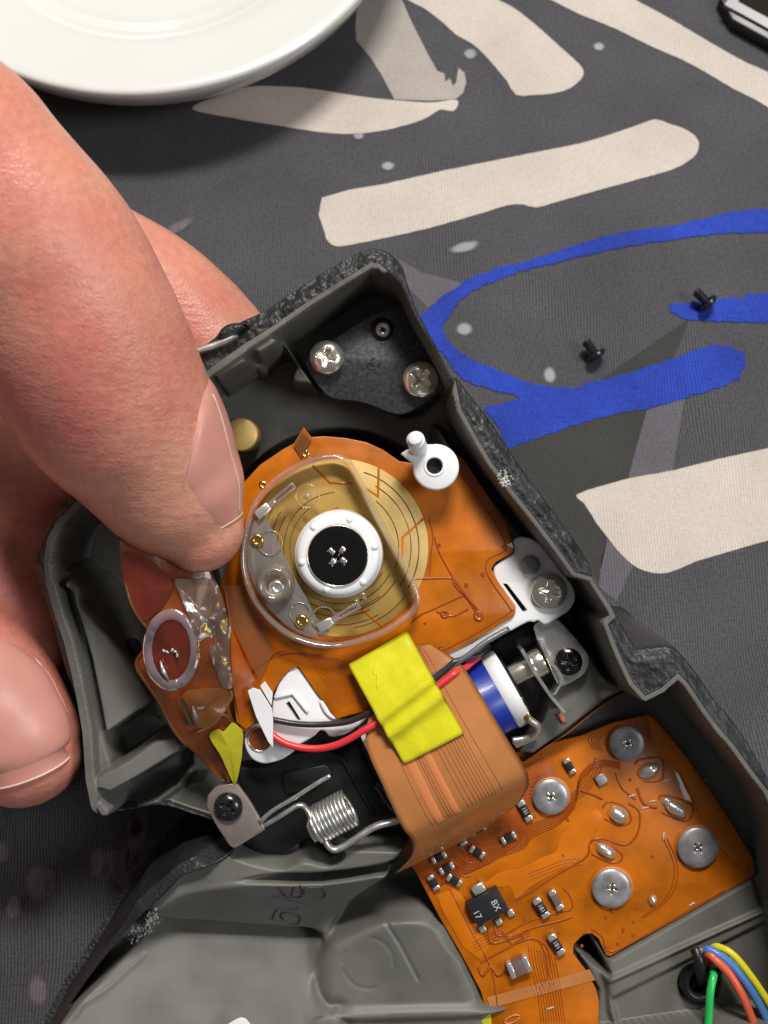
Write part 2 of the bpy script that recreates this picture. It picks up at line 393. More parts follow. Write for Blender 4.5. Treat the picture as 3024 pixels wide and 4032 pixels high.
def screw_head(c, R, dome, depth, cross=.62, wd=.20, rot=0, side=.06, flat=False, axis=None):
    """cross-head screw seen from above: fine polar grid with a real recess"""
    nr, na = 30, 96; V = []; F = []; c = Vector(c); M = Matrix.Identity(3)
    if axis is not None: M = Vector((0,0,1)).rotation_difference(Vector(axis).normalized()).to_matrix()
    for i in range(nr+1):
        r = i/nr
        for k in range(na):
            a = 2*math.pi*k/na; x, y = r*math.cos(a), r*math.sin(a)
            z = dome*(1-r**(6 if flat else 3.2)) + (0 if i < nr else 0)
            xr = x*math.cos(rot)-y*math.sin(rot); yr = x*math.sin(rot)+y*math.cos(rot)
            d = min(max(abs(xr)-cross, abs(yr)-wd*(1-.35*abs(xr)/cross)), max(abs(yr)-cross, abs(xr)-wd*(1-.35*abs(yr)/cross)))
            s = min(1, max(0, -d/.07)); z -= depth*s*(.55+.45*max(0, 1-r/cross))
            V.append(c+M @ Vector((x*R, y*R, z)))
    for i in range(nr):
        for k in range(na):
            j = (k+1) % na; F.append((i*na+k, (i+1)*na+k, (i+1)*na+j, i*na+j))
    b0 = nr*na; n0 = len(V)
    for dr, dz in ((1.0, -side), (.7, -side-.01)):
        for k in range(na):
            a = 2*math.pi*k/na; V.append(c+M @ Vector((R*dr*math.cos(a), R*dr*math.sin(a), dz)))
    for q, w_ in ((b0, n0), (n0, n0+na)):
        for k in range(na):
            j = (k+1) % na; F.append((q+k, w_+k, w_+j, q+j))
    return V, F
def box(c, sx, sy, sz, rot=0, bev=.008):
    o = []
    for a, b in ((-1,-1),(1,-1),(1,1),(-1,1)):
        x, y = a*sx/2, b*sy/2; o.append(Vector((c[0]+x*math.cos(rot)-y*math.sin(rot), c[1]+x*math.sin(rot)+y*math.cos(rot), c[2])))
    return prism(o, sz, bev)
# ------------------------------------------------------------------ the desk and the printed cloth mat
V, F = prism([Vector(v) for v in ((-60,-45,-.32),(60,-45,-.32),(60,60,-.32),(-60,60,-.32))], 3, 0)
d_ = mesh('desk', V, F, 'desk_top', smooth=False); props(d_, kind='structure')
W0 = Matrix.Identity(4)
mat_t = thing('desk_mat', (0, 0, -.3), W0, 'dark grey cloth desk mat printed with cream and blue brush strokes, lying under everything', 'desk mat')
V, F = prism([Vector(v) for v in ((-34,-16,0),(34,-16,0),(34,26,0),(-34,26,0))], .3, .08)
mesh('cloth_surface', V, F, 'mat_cloth', mat_t, smooth=True, auto=30)
ZL = [0.0]
def printed(name, pts, m, lvl, jag=0, label=None, sub=4):
    p = [TAB(*q) for q in pts]
    p = smooth_poly(p, sub) if sub > 1 else p
    q = []
    for i in range(len(p)):
        a, b = p[i], p[(i+1) % len(p)]; n = max(1, int((b-a).length/.05)) if jag else 1
        for k in range(n):
            v = a.lerp(b, k/n)
            if jag: v = v+Vector((random.uniform(-jag, jag), random.uniform(-jag, jag), 0))
            q.append(v)
    for v in q: v.z = .004*lvl
    T = tessellate_polygon([q]); F = []
    for t in T:
        a, b, c = (q[i] for i in t); F.append(t if (b-a).cross(c-a).z > 0 else t[::-1])
    return mesh(name, q, F, m, mat_t, smooth=False, label=label)
def cc(c, pts): return [(c, x, y) for x, y in pts]
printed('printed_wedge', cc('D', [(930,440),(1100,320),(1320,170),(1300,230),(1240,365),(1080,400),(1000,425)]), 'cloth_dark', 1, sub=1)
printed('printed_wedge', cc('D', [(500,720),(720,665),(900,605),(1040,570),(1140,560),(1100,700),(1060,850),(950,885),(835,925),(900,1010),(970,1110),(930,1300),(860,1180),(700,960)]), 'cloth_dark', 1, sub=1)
printed('printed_tint', cc('D', [(1140,560),(1300,510),(1250,820),(1080,850),(1060,850),(1100,700)]), 'cloth_lilac', 1, sub=1)
printed('printed_tint', cc('D', [(970,1110),(1030,1180),(1080,1225),(1010,1380),(935,1320),(945,1200)]), 'cloth_lilac', 1, sub=1)
printed('printed_tint', cc('B', [(60,1120),(170,1180),(290,1210),(350,1230),(250,1290),(190,1330),(100,1240)]), 'cloth_lilac', 1, sub=1)
printed('brush_stroke', cc('L', [(415,235),(480,205),(540,188),(620,188),(690,195),(770,208),(850,217),(930,222),(978,216),(990,222),(980,240),(950,238),(920,256),(880,270),(820,284),(760,290),(700,287),(600,272),(500,255)]), 'cloth_cream', 2, label='cream curved brush stroke beside the white dish', jag=.002)
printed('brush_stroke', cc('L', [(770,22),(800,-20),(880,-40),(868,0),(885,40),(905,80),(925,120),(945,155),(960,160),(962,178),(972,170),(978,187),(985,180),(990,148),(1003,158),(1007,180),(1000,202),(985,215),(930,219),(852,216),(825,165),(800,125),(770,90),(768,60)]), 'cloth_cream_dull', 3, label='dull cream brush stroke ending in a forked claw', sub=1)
printed('brush_stroke', cc('B', [(100,0),(170,35),(250,95),(310,150),(380,190),(430,235),(480,290),(530,350),(570,412),(640,412),(730,405),(800,385),(850,345),(862,310),(840,275),(790,230),(740,185),(680,130),(620,80),(560,35),(490,0),(300,-90),(50,-60)]), 'cloth_cream', 2, jag=.002, sub=2)
printed('brush_stroke', cc('B', [(600,-60),(720,0),(850,65),(1000,125),(1150,200),(1290,260),(1400,320),(1500,380),(1600,430),(1760,510),(1760,370),(1560,270),(1400,180),(1250,90),(1140,30),(1085,0),(960,-80)]), 'cloth_cream', 2, jag=.002, sub=2)
printed('brush_stroke', cc('B', [(-269,856),(0,797),(250,740),(500,690),(700,650),(850,620),(1000,575),(1100,540),(1170,517),(1230,535),(1290,555),(1340,585),(1360,620),(1350,665),(1310,700),(1240,735),(1100,775),(900,830),(740,875),(660,898),(600,885),(530,888),(430,920),(200,985),(0,1030),(-150,1060),(-205,1065),(-240,1045),(-258,1000)]), 'cloth_cream', 2, jag=.002, sub=2)
printed('brush_stroke', cc('D', [(835,925),(950,885),(1080,850),(1250,820),(1450,770),(1659,725),(1860,680),(1860,1070),(1659,1120),(1500,1165),(1350,1210),(1270,1245),(1200,1262),(1130,1250),(1080,1225),(1030,1180),(980,1120),(920,1040),(870,960)]), 'cloth_cream', 2, jag=.002, sub=2)
blue = cc('B', [(1800,870),(1650,905),(1500,915),(1400,945),(1250,975),(1100,995),(960,1020),(850,1055),(760,1085),(680,1105),(640,1130),(540,1145),(450,1175),(370,1205),(300,1250),(240,1290),(200,1335),(150,1370)]) + \
  cc('D', [(175,180),(215,260),(270,330),(330,410),(390,450),(460,470),(540,490),(600,510),(530,530),(440,555),(510,640),(540,730),(700,672),(900,605),(1040,570),(1130,560),(1300,510),(1450,465),(1530,430),(1565,370),(1555,320),(1510,290),(1420,283),(1330,310),(1200,360),(1100,390),(1000,420),(900,445),(820,470),(700,455),(620,440),(540,405),(450,370),(370,335),(310,290),(275,240),(270,195),(310,140)]) + \
  cc('B', [(330,1290),(430,1235),(540,1190),(640,1160),(740,1140),(850,1110),(1000,1075),(1150,1050),(1300,1030),(1450,1010),(1659,1005),(1800,1000)])
printed('brush_stroke', blue, 'cloth_blue', 3, jag=.014, sub=1, label='blue looping brush stroke')
printed('brush_stroke', cc('D', [(1235,108),(1330,100),(1420,95),(1500,80),(1550,85),(1562,68),(1659,60),(1860,50),(1860,185),(1659,185),(1500,185),(1350,180),(1280,165),(1245,140)]), 'cloth_blue', 3, jag=.012, sub=1, label='short blue brush stroke under a loose screw')
def blot(x, y, rx, ry, rot=0, m='cloth_spot', c='L', lvl=4):
    o = TAB(c, x, y); s = (TAB(c, x+10, y)-o).length/10; V = [Vector((o.x, o.y, .004*lvl))]; uv = [(.5,.5)]
    for i in range(28):
        a = 2*math.pi*i/28; px, py = rx*s*1.3*math.cos(a), ry*s*1.3*math.sin(a)
        k = 1+.12*mnoise.noise(Vector((math.cos(a)*1.3+x, math.sin(a)*1.3+y, 0)))
        V.append(Vector((o.x+k*(px*math.cos(rot)-py*math.sin(rot)), o.y+k*(px*math.sin(rot)+py*math.cos(rot)), .004*lvl))); uv.append((.5+.5*math.cos(a), .5+.5*math.sin(a)))
    ob = mesh('printed_spot', V, [(0, 1+i, 1+(i+1) % 28) for i in range(28)], m, mat_t, smooth=False)
    ul = ob.data.uv_layers.new(name='UVMap')
    for lp in ob.data.loops: ul.data[lp.index].uv = uv[lp.vertex_index]
for a in ((1293,102,11,10),(1016,118,13,12),(838,360,13,10),(1003,535,30,11,.3),(1003,712,16,14),(1187,812,12,17),(775,295,11,8)): blot(*a)
blot(385,492,36,12,.6,'cloth_smudge'); blot(360,515,16,8,0,'cloth_smudge');
printed('printed_smear', cc('N', [(840,215),(900,215),(930,330),(1030,365),(1000,500),(990,640),(900,735),(830,700),(740,600),(700,500),(640,560),(600,580),(600,480),(680,420),(820,400),(860,330)]), 'cloth_lilac', 1)
printed('printed_smear', cc('N', [(170,620),(340,530),(350,680),(240,740),(180,700)]), 'cloth_lilac', 1)
for x, y, rx, ry, r in ((900,330,60,190,-.2),(930,560,75,150,.1),(840,500,60,90,.3),(640,480,50,90,.1),(240,620,70,110,.2),(90,780,50,80,0),(250,1330,60,90,.3),(0,430,60,70,0),(880,260,50,60,0)):
    blot(x, y, rx, ry, r, 'cloth_smudge', 'N', 4)
# ------------------------------------------------------------------ white dish
dc = Vector((-3.0, 9.0, 0))
dish = thing('dish', (dc.x, dc.y, 0), W0, 'glossy white ceramic dish with a sunken middle standing on the grey mat', 'dish')
V, F = lathe((dc.x, dc.y, 0), [(.001,.45),(1.2,.45),(1.7,.48),(1.95,.56),(2.12,.70),(2.26,.82),(2.42,.91),(2.6,.96),(2.85,1.01),(3.1,1.07),(3.23,1.12),(3.3,1.125),(3.335,1.11),(3.35,1.07),(3.34,1.0),(3.30,.9),(3.22,.72),(3.1,.55),(2.95,.42),(2.75,.34),(2.55,.32)], 160, cap=False)
mesh('bowl_body', V, F, 'glaze', dish)
V, F = lathe((dc.x, dc.y, 0), [(2.6,.33),(2.55,.15),(2.5,.01),(2.35,.01),(2.3,.2),(2.28,.4),(.001,.42)], 120, cap=False)
mesh('foot_ring', V, F, 'glaze_foot', dish)
# ------------------------------------------------------------------ flat device at the far corner
a0 = TAB('B', 1418, 22, .25); a1 = TAB('B', 1680, 165, .25); u = (a1-a0).normalized(); nrm = Vector((-u.y, u.x, 0))
if nrm.y < 0: nrm = -nrm
tb = thing('tablet', (a0.x, a0.y, 0), W0, 'corner of a dark glossy flat device with a bare metal edge in the far corner', 'tablet')
q = [a0, a0+u*16, a0+u*16+nrm*11, a0+nrm*11]
V, F = prism(chaikin([Vector((v.x, v.y, .20)) for v in q], 2, .02), .19, .03); mesh('case', V, F, 'black_plastic', tb, auto=40)
q2 = [a0+u*.12+nrm*.10, a0+u*15.9+nrm*.10, a0+u*15.9+nrm*10.9, a0+u*.12+nrm*10.9]
V, F = prism([Vector((v.x, v.y, .25)) for v in q2], .049, .012); mesh('metal_edge', V, F, 'bare_edge', tb, auto=40)
q3 = [a0+u*.24+nrm*.24, a0+u*15.8+nrm*.24, a0+u*15.8+nrm*10.8, a0+u*.24+nrm*10.8]
V, F = prism([Vector((v.x, v.y, .256)) for v in q3], .005, 0); mesh('screen', V, F, 'screen_glass', tb, smooth=False)
# ------------------------------------------------------------------ two loose black screws on the mat
def loose_screw(c, x, y, ang, label, up):
    o = TAB(c, x, y); t = thing('loose_screw', (o.x, o.y, 0), W0, label, 'screw', 'small black screws lying loose on the mat')
    ax = Vector((math.cos(ang)*math.cos(up), math.sin(ang)*math.cos(up), math.sin(up)))   # from head towards tip
    hc = Vector((o.x, o.y, .125))
    V, F = screw_head(hc, .125, .035, .05, .62, .2, .4, .04, axis=-ax); mesh('head', V, F, 'black_screw', t)
    L_ = .24; pr = [(.001, L_), (.035, L_-.012)]
    k = 0; z = L_-.02
    while z > .03:
        pr += [(.060, z), (.048, z-.009)]; z -= .018
    pr += [(.06, .02)]
    V, F = lathe(hc, pr, 20, axis=ax, cap=False); mesh('threaded_shank', V, F, 'black_screw', t)
loose_screw('L', 1286, 780, math.radians(128), 'loose black screw on plain grey cloth inside the blue loop', .25)
loose_screw('L', 1526, 668, math.radians(140), 'loose black screw lying on the short blue brush stroke', .3)
# ------------------------------------------------------------------ CAMERA TOP COVER
base_c = P('S', 1700, 2600, -2.0)
cover = thing('camera_top_cover', base_c, MW, 'opened black and grey camera top cover with orange flex circuits, held in the hand', 'camera cover')
# --- housing as one sculpted height map, split into the black outer skin and the grey inner frame
ST = .0105
xs = np.arange(-4.1, 4.15, ST); ys = np.arange(-5.4, 3.0, ST); GX, GY = np.meshgrid(xs, ys)
def sdf(poly, X, Y):
    p = np.array([(v[0], v[1]) for v in poly]); d = np.full(X.shape, 1e9); s = np.ones(X.shape)
    n = len(p)
    for i in range(n):
        a, b = p[i], p[i-1]; ex, ey = b-a; wx = X-a[0]; wy = Y-a[1]
        t = np.clip((wx*ex+wy*ey)/max(ex*ex+ey*ey, 1e-12), 0, 1)
        d = np.minimum(d, (wx-ex*t)**2+(wy-ey*t)**2)
        c1 = Y >= a[1]; c2 = Y < b[1]; c3 = ex*wy > ey*wx
        fl = (c1 & c2 & c3) | (~c1 & ~c2 & ~c3); s = np.where(fl, -s, s)
    return np.sqrt(d)*s
def sstep(x, a, b):
    t = np.clip((x-a)/(b-a), 0, 1); return t*t*(3-2*t)
def rimh(x, y): return .45-.42*sstep(np.asarray(-.7*x-.7*y), 1.5, 3.3)
def rp(c, pts):
    o = []
    for x, y in pts:
        h = .3
        for _ in range(3):
            v = P(c, x, y, h); h = float(rimh(v.x, v.y))
        o.append(P(c, x, y, h))
    return o
outer = rp('C', [(60,680),(190,590),(240,540),(470,440),(600,350),(750,250),(900,160),(1000,110),(1060,93),(1130,110),(1190,150),(1225,200),(1240,260),(1300,430),(1400,620),(1490,800)]) + \
  rp('D', [(330,420),(470,600),(600,800),(720,960),(860,1150),(900,1220),(915,1280),(950,1330),(1050,1500)]) + rp('G', [(1530,1370),(1590,1362)]) + \
  rp('Q', [(250,72),(330,65),(380,75),(450,150),(520,240),(620,390),(700,480),(800,620),(901,800),(1100,1150),(1250,2400)]) + rp('O', [(600,2050)]) + \
  rp('N', [(200,1850),(300,1650),(420,1480),(540,1280),(660,1080),(780,930),(880,760),(1000,650),(1150,520),(1300,440),(1440,390),(1440,310),(1250,245),(1100,195),(1000,170),(850,195),(660,215),(600,170),(550,80)]) + \
  rp('M', [(470,1860),(450,1750),(435,1500),(415,1340),(350,1180),(300,1000),(240,800),(190,650),(170,580),(200,500),(250,400),(290,290),(330,250)])
inner = rp('C', [(180,760),(350,640),(500,545),(700,405),(900,280),(1050,188),(1100,195),(1150,240),(1212,300),(1288,470),(1385,640),(1474,815)]) + \
  rp('D', [(318,435),(345,560),(400,660),(470,780),(560,900),(640,1000),(740,1130),(830,1255),(900,1275),(980,1400),(1005,1445)]) + rp('G', [(1345,1215),(1400,1360)]) + \
  rp('Q', [(60,120),(130,270),(200,345),(290,300),(385,215),(440,270),(540,420),(620,530),(700,620),(800,760),(901,890),(1040,1200),(1180,2350)]) + rp('O', [(600,2000)]) + \
  rp('N', [(250,1850),(380,1560),(440,1480),(560,1300),(660,1170),(780,1020),(890,900),(980,800),(1050,740),(1180,600),(1400,530),(1540,450),(1520,330),(1400,262),(1200,195),(1060,145),(960,155),(860,185),(700,200),(650,205),(600,130),(580,40)]) + \
  rp('M', [(490,1850),(470,1760),(452,1500),(427,1350),(397,1200),(350,1000),(300,860),(258,700),(240,570),(262,440),(320,335),(345,320)])
RH = rimh(GX, GY)
sdO = sdf(outer, GX, GY); sdI = sdf(inner, GX, GY)
FL = np.full(GX.shape, -.62)
BLK = np.zeros(GX.shape, bool)
def paint(poly, h, wd=.03, black=None):
    if wd >= .06 and len(poly) < 24: poly = smooth_poly([Vector(v) for v in poly], 3)
    sd = sdf(poly, GX, GY); a = 1-sstep(sd, -wd/2, wd/2)
    global FL
    FL = FL*(1-a)+h*a
    if black is not None: BLK[sd < 0] = black
def pp(c, pts, hp): return PP(c, pts, hp)
def plane3(a, b, c):
    A = np.array([[a.x, a.y, 1], [b.x, b.y, 1], [c.x, c.y, 1]]); s = np.linalg.solve(A, [a.z, b.z, c.z]); return s[0]*GX+s[1]*GY+s[2]
# grip interior
paint(pp('C', [(560,560),(1040,230),(1180,330),(1480,860),(1330,1000),(1230,1020),(1080,940),(760,870)], -.6), -.75, .05)
paint(circle(P('F',790,920,-.4), 1.10, 64), -1.35, .06, True)
paint(pp('C', [(170,745),(480,545),(525,560),(548,615),(520,645),(240,815),(205,835)], .42), .42, .03)
paint(pp('C', [(480,600),(550,560),(600,640),(745,850),(735,862),(690,800),(560,620)], .05), .05, .03)
paint(pp('C', [(610,820),(640,740),(690,780),(730,850),(640,850)], -.1), -.1, .06)
paint(circle(P('C',440,745,-.1), .05, 20), -.1, .05)
paint(pp('G', [(330,40),(420,130),(520,290),(640,420),(850,680),(900,760),(760,800),(560,470),(430,230),(350,150)], -.2), -.2, .10)
paint(pp('G', [(900,700),(1120,930),(1200,1050),(1160,1200),(1000,1100)], -.5), -.9, .1)
# hinge corner floor
paint(pp('R', [(250,1380),(420,1400),(560,1300),(900,1050),(1180,870),(1150,765),(980,725),(880,560),(700,500),(560,860),(480,1100)], -.28), -.28, .04)
paint(pp('R', [(980,730),(1150,770),(1190,860),(960,950),(930,890),(975,800)], -.28), -.24, .04)
paint(circle(P('R',690,950,-.26), LEN('R',66), 32, LEN('R',105), -.35), -.27, .05)
paint(pp('R', [(800,60),(960,330),(1150,740),(980,720),(900,560),(780,420),(700,330)], -.6), -1.1, .08)
# lower body
paint(pp('J', [(1600,860),(1720,840),(1800,2000),(-400,2000),(-200,1400),(0,1000),(250,1250),(360,1500),(860,1600),(880,1400),(765,1180),(850,1130),(930,1240)], -.5), -.50, .05)
paint(pp('J', [(1590,880),(1620,1000),(1700,1060),(940,1440),(905,1330),(930,1260)], -.44), -.43, .05)
paint(pp('Q', [(0,1955),(470,1740),(880,1560),(890,1580),(480,1765),(0,1985)], -.4), -.38, .04)
paint(pp('J', [(770,1190),(840,1160),(920,1310),(840,1250)], -.5), -1.2, .05)
paint(pp('Q', [(-10,2000),(40,2150),(70,2300),(50,2300),(0,2150)], -.43), -.44, .03)
paint(circle(P('J',1345,1370,-.5), LEN('J',85), 32), -1.2, .08)
# hump over the finder, with its creases
p1 = plane3(P('N',1180,620,.0), P('O',820,560,-.10), P('O',200,1000,-.80))
paint(pp('O', [(-560,560),(-60,540),(450,560),(900,500),(650,730),(500,950),(430,1030),(0,955),(-430,880),(-700,960),(-700,800)], -.45), p1, .06)
paint(pp('O', [(-560,520),(-300,400),(0,430),(330,300),(600,380),(800,390),(980,400),(980,440),(870,530),(450,590),(150,600),(-100,640),(-420,700),(-620,830),(-700,800)], -.1), -.12, .10)
paint(pp('O', [(-330,300),(-250,150),(80,200),(420,340),(560,420),(480,470),(330,440),(200,490),(60,470),(-100,420)], -.2), -.55, .12)
p2 = plane3(P('O',100,1000,-.72), P('N',760,1400,.0), P('O',330,1500,-.22))
paint(pp('O', [(-720,960),(-480,900),(0,958),(430,1028),(410,1180),(390,1300),(420,1400),(500,1480),(560,1500),(560,2000),(-1600,2000)], -.4), p2, .07)
paint(pp('O', [(870,530),(1050,500),(1230,860),(850,830),(490,1000),(440,1040),(560,840),(650,730)], -.6), -1.0, .08)
paint(pp('O', [(520,960),(850,815),(1180,800),(1340,1050),(1500,1430),(1560,2000),(570,2000),(560,1500),(480,1460),(420,1370),(415,1200),(450,1050)], -.45), -.42, .34)
paint(pp('O', [(500,1470),(1540,1440),(1560,1500),(560,1530)], -.38), -.36, .10)
ringc = P('O',745,1150,-.42)
rr_ = np.hypot(GX-ringc.x, GY-ringc.y); FL += -.012*np.exp(-((rr_-LEN('O',172))/.012)**2)*(np.sin(np.arctan2(GY-ringc.y, GX-ringc.x)*2.3)>-.3)
FL -= .02*np.exp(-(np.minimum(sdf(PP('O',[(850,870),(950,1020),(1075,1260),(950,1024)],-.42),GX,GY),9)/.012)**2)
FL -= .03*np.exp(-(np.abs(sdf(PP('N',[(540,1420),(560,1370),(700,1310),(900,1170),(702,1314),(564,1374)],-.1),GX,GY))/.015)**2)
# left flange pocket
paint(pp('M', [(345,330),(300,560),(420,600),(470,650),(600,800),(800,1000),(1100,1500),(1100,300)], -.6), -1.0, .12)
paint(pp('M', [(300,600),(420,640),(470,900),(570,1500),(620,1700),(520,1740),(480,1300),(400,950)], -.12), -.12, .06)
pf = plane3(P('M',450,800,.06), P('M',560,1480,.0), P('M',830,1330,-.14))
paint(pp('M', [(440,672),(520,668),(640,780),(760,960),(860,1200),(900,1340),(830,1400),(600,900)], -.4), plane3(P('M',450,700,-.05), P('M',760,1150,-.5), P('M',720,850,-.9)), .10)
paint(pp('M', [(410,720),(430,680),(455,690),(465,800),(590,960),(720,1160),(845,1340),(700,1430),(600,1500),(572,1512),(545,1350),(500,1100),(450,900),(412,780)], -.05), pf, .035)
paint(pp('M', [(520,1745),(700,1640),(830,1545),(960,1510),(1000,1560),(980,1610),(760,1745),(600,1835),(510,1810)], .05), .05, .03)
paint(pp('M', [(560,1860),(760,1760),(1000,1620),(1000,1720),(850,1850),(640,1935),(600,1910)], -.2), -.8, .05)
paint(pp('M', [(640,1940),(850,1850),(1000,1730),(1000,1800),(860,1890),(720,1960),(660,1975)], -.35), -.3, .03)
paint(pp('M', [(475,1830),(540,1845),(605,1920),(600,1965),(545,1972),(500,1905)], .03), .03, .03)
paint(pp('N', [(1000,150),(1100,60),(1340,-60),(1500,300),(1400,255),(1200,190)], -.35), -.35, .06)
def blur(a, n=1):
    for _ in range(n):
        p = np.pad(a, 1, mode='edge'); a = (p[:-2,1:-1]+p[2:,1:-1]+p[1:-1,:-2]+p[1:-1,2:]+2*p[1:-1,1:-1])/6
    return a
FL = blur(FL, 3)
LIPW = .055+.02*(RH < .2)
LIPW = np.where(GX > -1.2, .045, LIPW)
cz = sdf(pp('C', [(1120,190),(1260,200),(1420,560),(1520,800),(1480,880),(1380,860),(1180,420)], .4), GX, GY)
cw = 1-sstep(cz, -.03, .05); LIPW = LIPW*(1-cw)+.004*cw
zl = sdf(pp('N', [(600,230),(620,100),(760,140),(1000,60),(1500,180),(1700,500),(1300,800),(900,1150),(300,2000),(-100,2000),(500,1200),(800,760),(1200,440),(1350,330),(1000,250)], 0), GX, GY)
zw = 1-sstep(zl, -.08, .06); LIPW = LIPW*(1-zw)-.03*zw
zb = 1-sstep(sdf(pp('N', [(640,260),(700,60),(1000,-20),(1500,180),(1600,420),(1400,480),(1250,400),(1000,260)], 0), GX, GY), -.1, .1)
RH = RH-.26*zb
gyI, gxI = np.gradient(sdI, ST, ST); gm = np.maximum(np.hypot(gxI, gyI), 1e-6)
gyO, gxO = np.gradient(sdO, ST, ST)
snap = (np.abs(sdI) < .5*ST) & (gm > .5)
sdO = np.where(snap, sdO-sdI*(gxI*gxO+gyI*gyO)/gm, sdO); sI0 = np.where(snap, 0, sdI)
a_in = 1-sstep(sI0, -LIPW-.035, -LIPW)            # 1 inside the cavity
lowl = sstep(-.7*GX-.7*GY, 3.1, 3.6)*sstep(-GY, 2.6, 3.2)
RIM = RH+.02
top = np.where(np.where((np.abs(sdI) < .5*ST), 0, sdI) <= 0, RIM, RH)
edge = sstep(sdO, -.10, .0)
nz = np.zeros(GX.shape)
for s_, a_ in ((.045, .016), (.09, .014), (.3, .02)):
    gx_ = rng.random((int(9/s_)+3, int(9/s_)+3)); ix = (GX+4.2)/s_; iy = (GY+5.5)/s_
    x0 = ix.astype(int); y0 = iy.astype(int); fx = ix-x0; fy = iy-y0; fx = fx*fx*(3-2*fx); fy = fy*fy*(3-2*fy)
    nz += a_*((gx_[y0,x0]*(1-fx)+gx_[y0,x0+1]*fx)*(1-fy)+(gx_[y0+1,x0]*(1-fx)+gx_[y0+1,x0+1]*fx)*fy-.5)*2
skinmask = (np.where(np.abs(sdI) < .5*ST, 0, sdI) > 0)
top = top+np.where(skinmask, nz*(.5-.4*lowl)-.05*sstep(sdO, -.12, 0)-.015, nz*.12)
H = top*(1-a_in)+FL*a_in
tabh = T0-math.tan(TILT)*GY+.12
drop = sstep(sdO, -.01, .15)
H = H*(1-drop)+np.minimum(-1.7, np.maximum(tabh, -2.6))*drop
H = np.where(sdO > 0, np.maximum(H, tabh), H)
keep = sdO < .17
PX = np.where(snap, GX-sdI*gxI/gm, GX); PY = np.where(snap, GY-sdI*gyI/gm, GY); sS = np.where(snap, 0, sdI)
def grid_mesh(name, fmask, m, parent, **k):
    q = TRI[fmask]; used = np.unique(q); rem = np.full(GX.size, -1); rem[used] = np.arange(len(used))
    Vv = np.stack([PX.ravel()[used], PY.ravel()[used], H.ravel()[used]], -1)-np.array(BASE[parent.name]); q = rem[q]
    me = bpy.data.meshes.new(name); me.vertices.add(len(Vv)); me.vertices.foreach_set('co', Vv.ravel())
    me.loops.add(q.size); me.loops.foreach_set('vertex_index', q.ravel().astype(np.int32))
    me.polygons.add(len(q)); me.polygons.foreach_set('loop_start', np.arange(0, q.size, 3, dtype=np.int32))
    me.update(calc_edges=True); me.validate(); me.shade_smooth(); me.materials.append(MATS[m])
    o = bpy.data.objects.new(name, me); COL.objects.link(o); o.parent = parent; BASE[o.name] = BASE[parent.name]
    for a, b in k.items(): o[a] = b
    return o
_ny, _nx = GX.shape; _id = np.arange(_ny*_nx).reshape(_ny, _nx)
_q = np.stack([_id[:-1,:-1], _id[:-1,1:], _id[1:,1:], _id[1:,:-1]], -1).reshape(-1, 4)
_sn = snap.ravel()[_q]; _alt = _sn[:,1] & _sn[:,3] & ~(_sn[:,0] & _sn[:,2])
TRI = np.concatenate([np.where(_alt[:,None], _q[:,[0,1,3]], _q[:,[0,1,2]]), np.where(_alt[:,None], _q[:,[1,2,3]], _q[:,[0,2,3]])])
cI = sS.ravel()[TRI].sum(1); cK = keep.ravel()[TRI].all(1); cB = BLK.ravel()[TRI[:,0]] & (cI < -.3)
grid_mesh('outer_skin', cK & (cI >= 0), 'black_skin', cover, label='pebbled black outer skin')
frame = grid_mesh('inner_frame', cK & (cI < 0) & ~cB, 'grey_plastic', cover, label='cast grey inside of the cover')
grid_mesh('dial_well', cK & cB, 'black_plastic', cover)
def part(name, VF, m, parent=None, **k):
    return mesh(name, VF[0], VF[1], m, parent or cover, **k)
# --- satin black corner plate
pl = part('corner_plate', prism(chaikin(PP('C', [(690,700),(850,600),(1080,450),(1215,405),(1250,450),(1420,720),(1470,790),(1475,850),(1330,960),(1240,1010),(1180,1012),(1100,980),(1000,940),(840,930),(780,880),(700,760)], -.08), 1), .10, .012), 'satin_plate', auto=50)
for x, y, r, rt in ((810,700,92,.25), (1322,820,97,.75)):
    part('screw', screw_head(P('C',x,y,.02), LEN('C',r,0), .05, .09, .60, .21, rt, .09), 'nickel', pl)
part('locating_pin', lathe(P('C',1118,550,-.07), [(.018,-.02),(.02,.03),(.066,.035),(.07,.02),(.07,-.05)], 32, cap=False), 'steel', pl)
part('pin_hole', lathe(P('C',1112,548,-.078), [(.001,.006),(.105,.006),(.108,0)], 40), 'black_plastic', pl)
part('embossed_mark', tube([P('C',1080+26*math.cos(a)*1.1, 735+16*math.sin(a)*1.3-10, -.077) for a in [i*.45 for i in range(11)]], .005, 6), 'black_plastic', pl)
part('embossed_mark', tube([P('C',1052+22*math.cos(a), 748+16*math.sin(a), -.077) for a in [i*.45+.8 for i in range(11)]], .005, 6), 'black_plastic', pl)
part('button_pad', lathe(P('C',345,1120,-.25), [(.001,.02),(.14,.02),(.155,.01),(.16,-.02),(.16,-.3)], 48), 'gold_track', label='tan metal button back')
# strap lug strip at the top edge
part('strap_lug', prism(chaikin(PP('C', [(60,672),(120,640),(225,606),(320,570),(330,585),(240,640),(80,690)], .52), 1), .1, .02), 'steel')
part('torn_skin', prism(chaikin(PP('C', [(205,590),(240,530),(300,508),(375,512),(400,525),(330,570),(250,600)], .50), 1), .12, .04), 'black_skin')
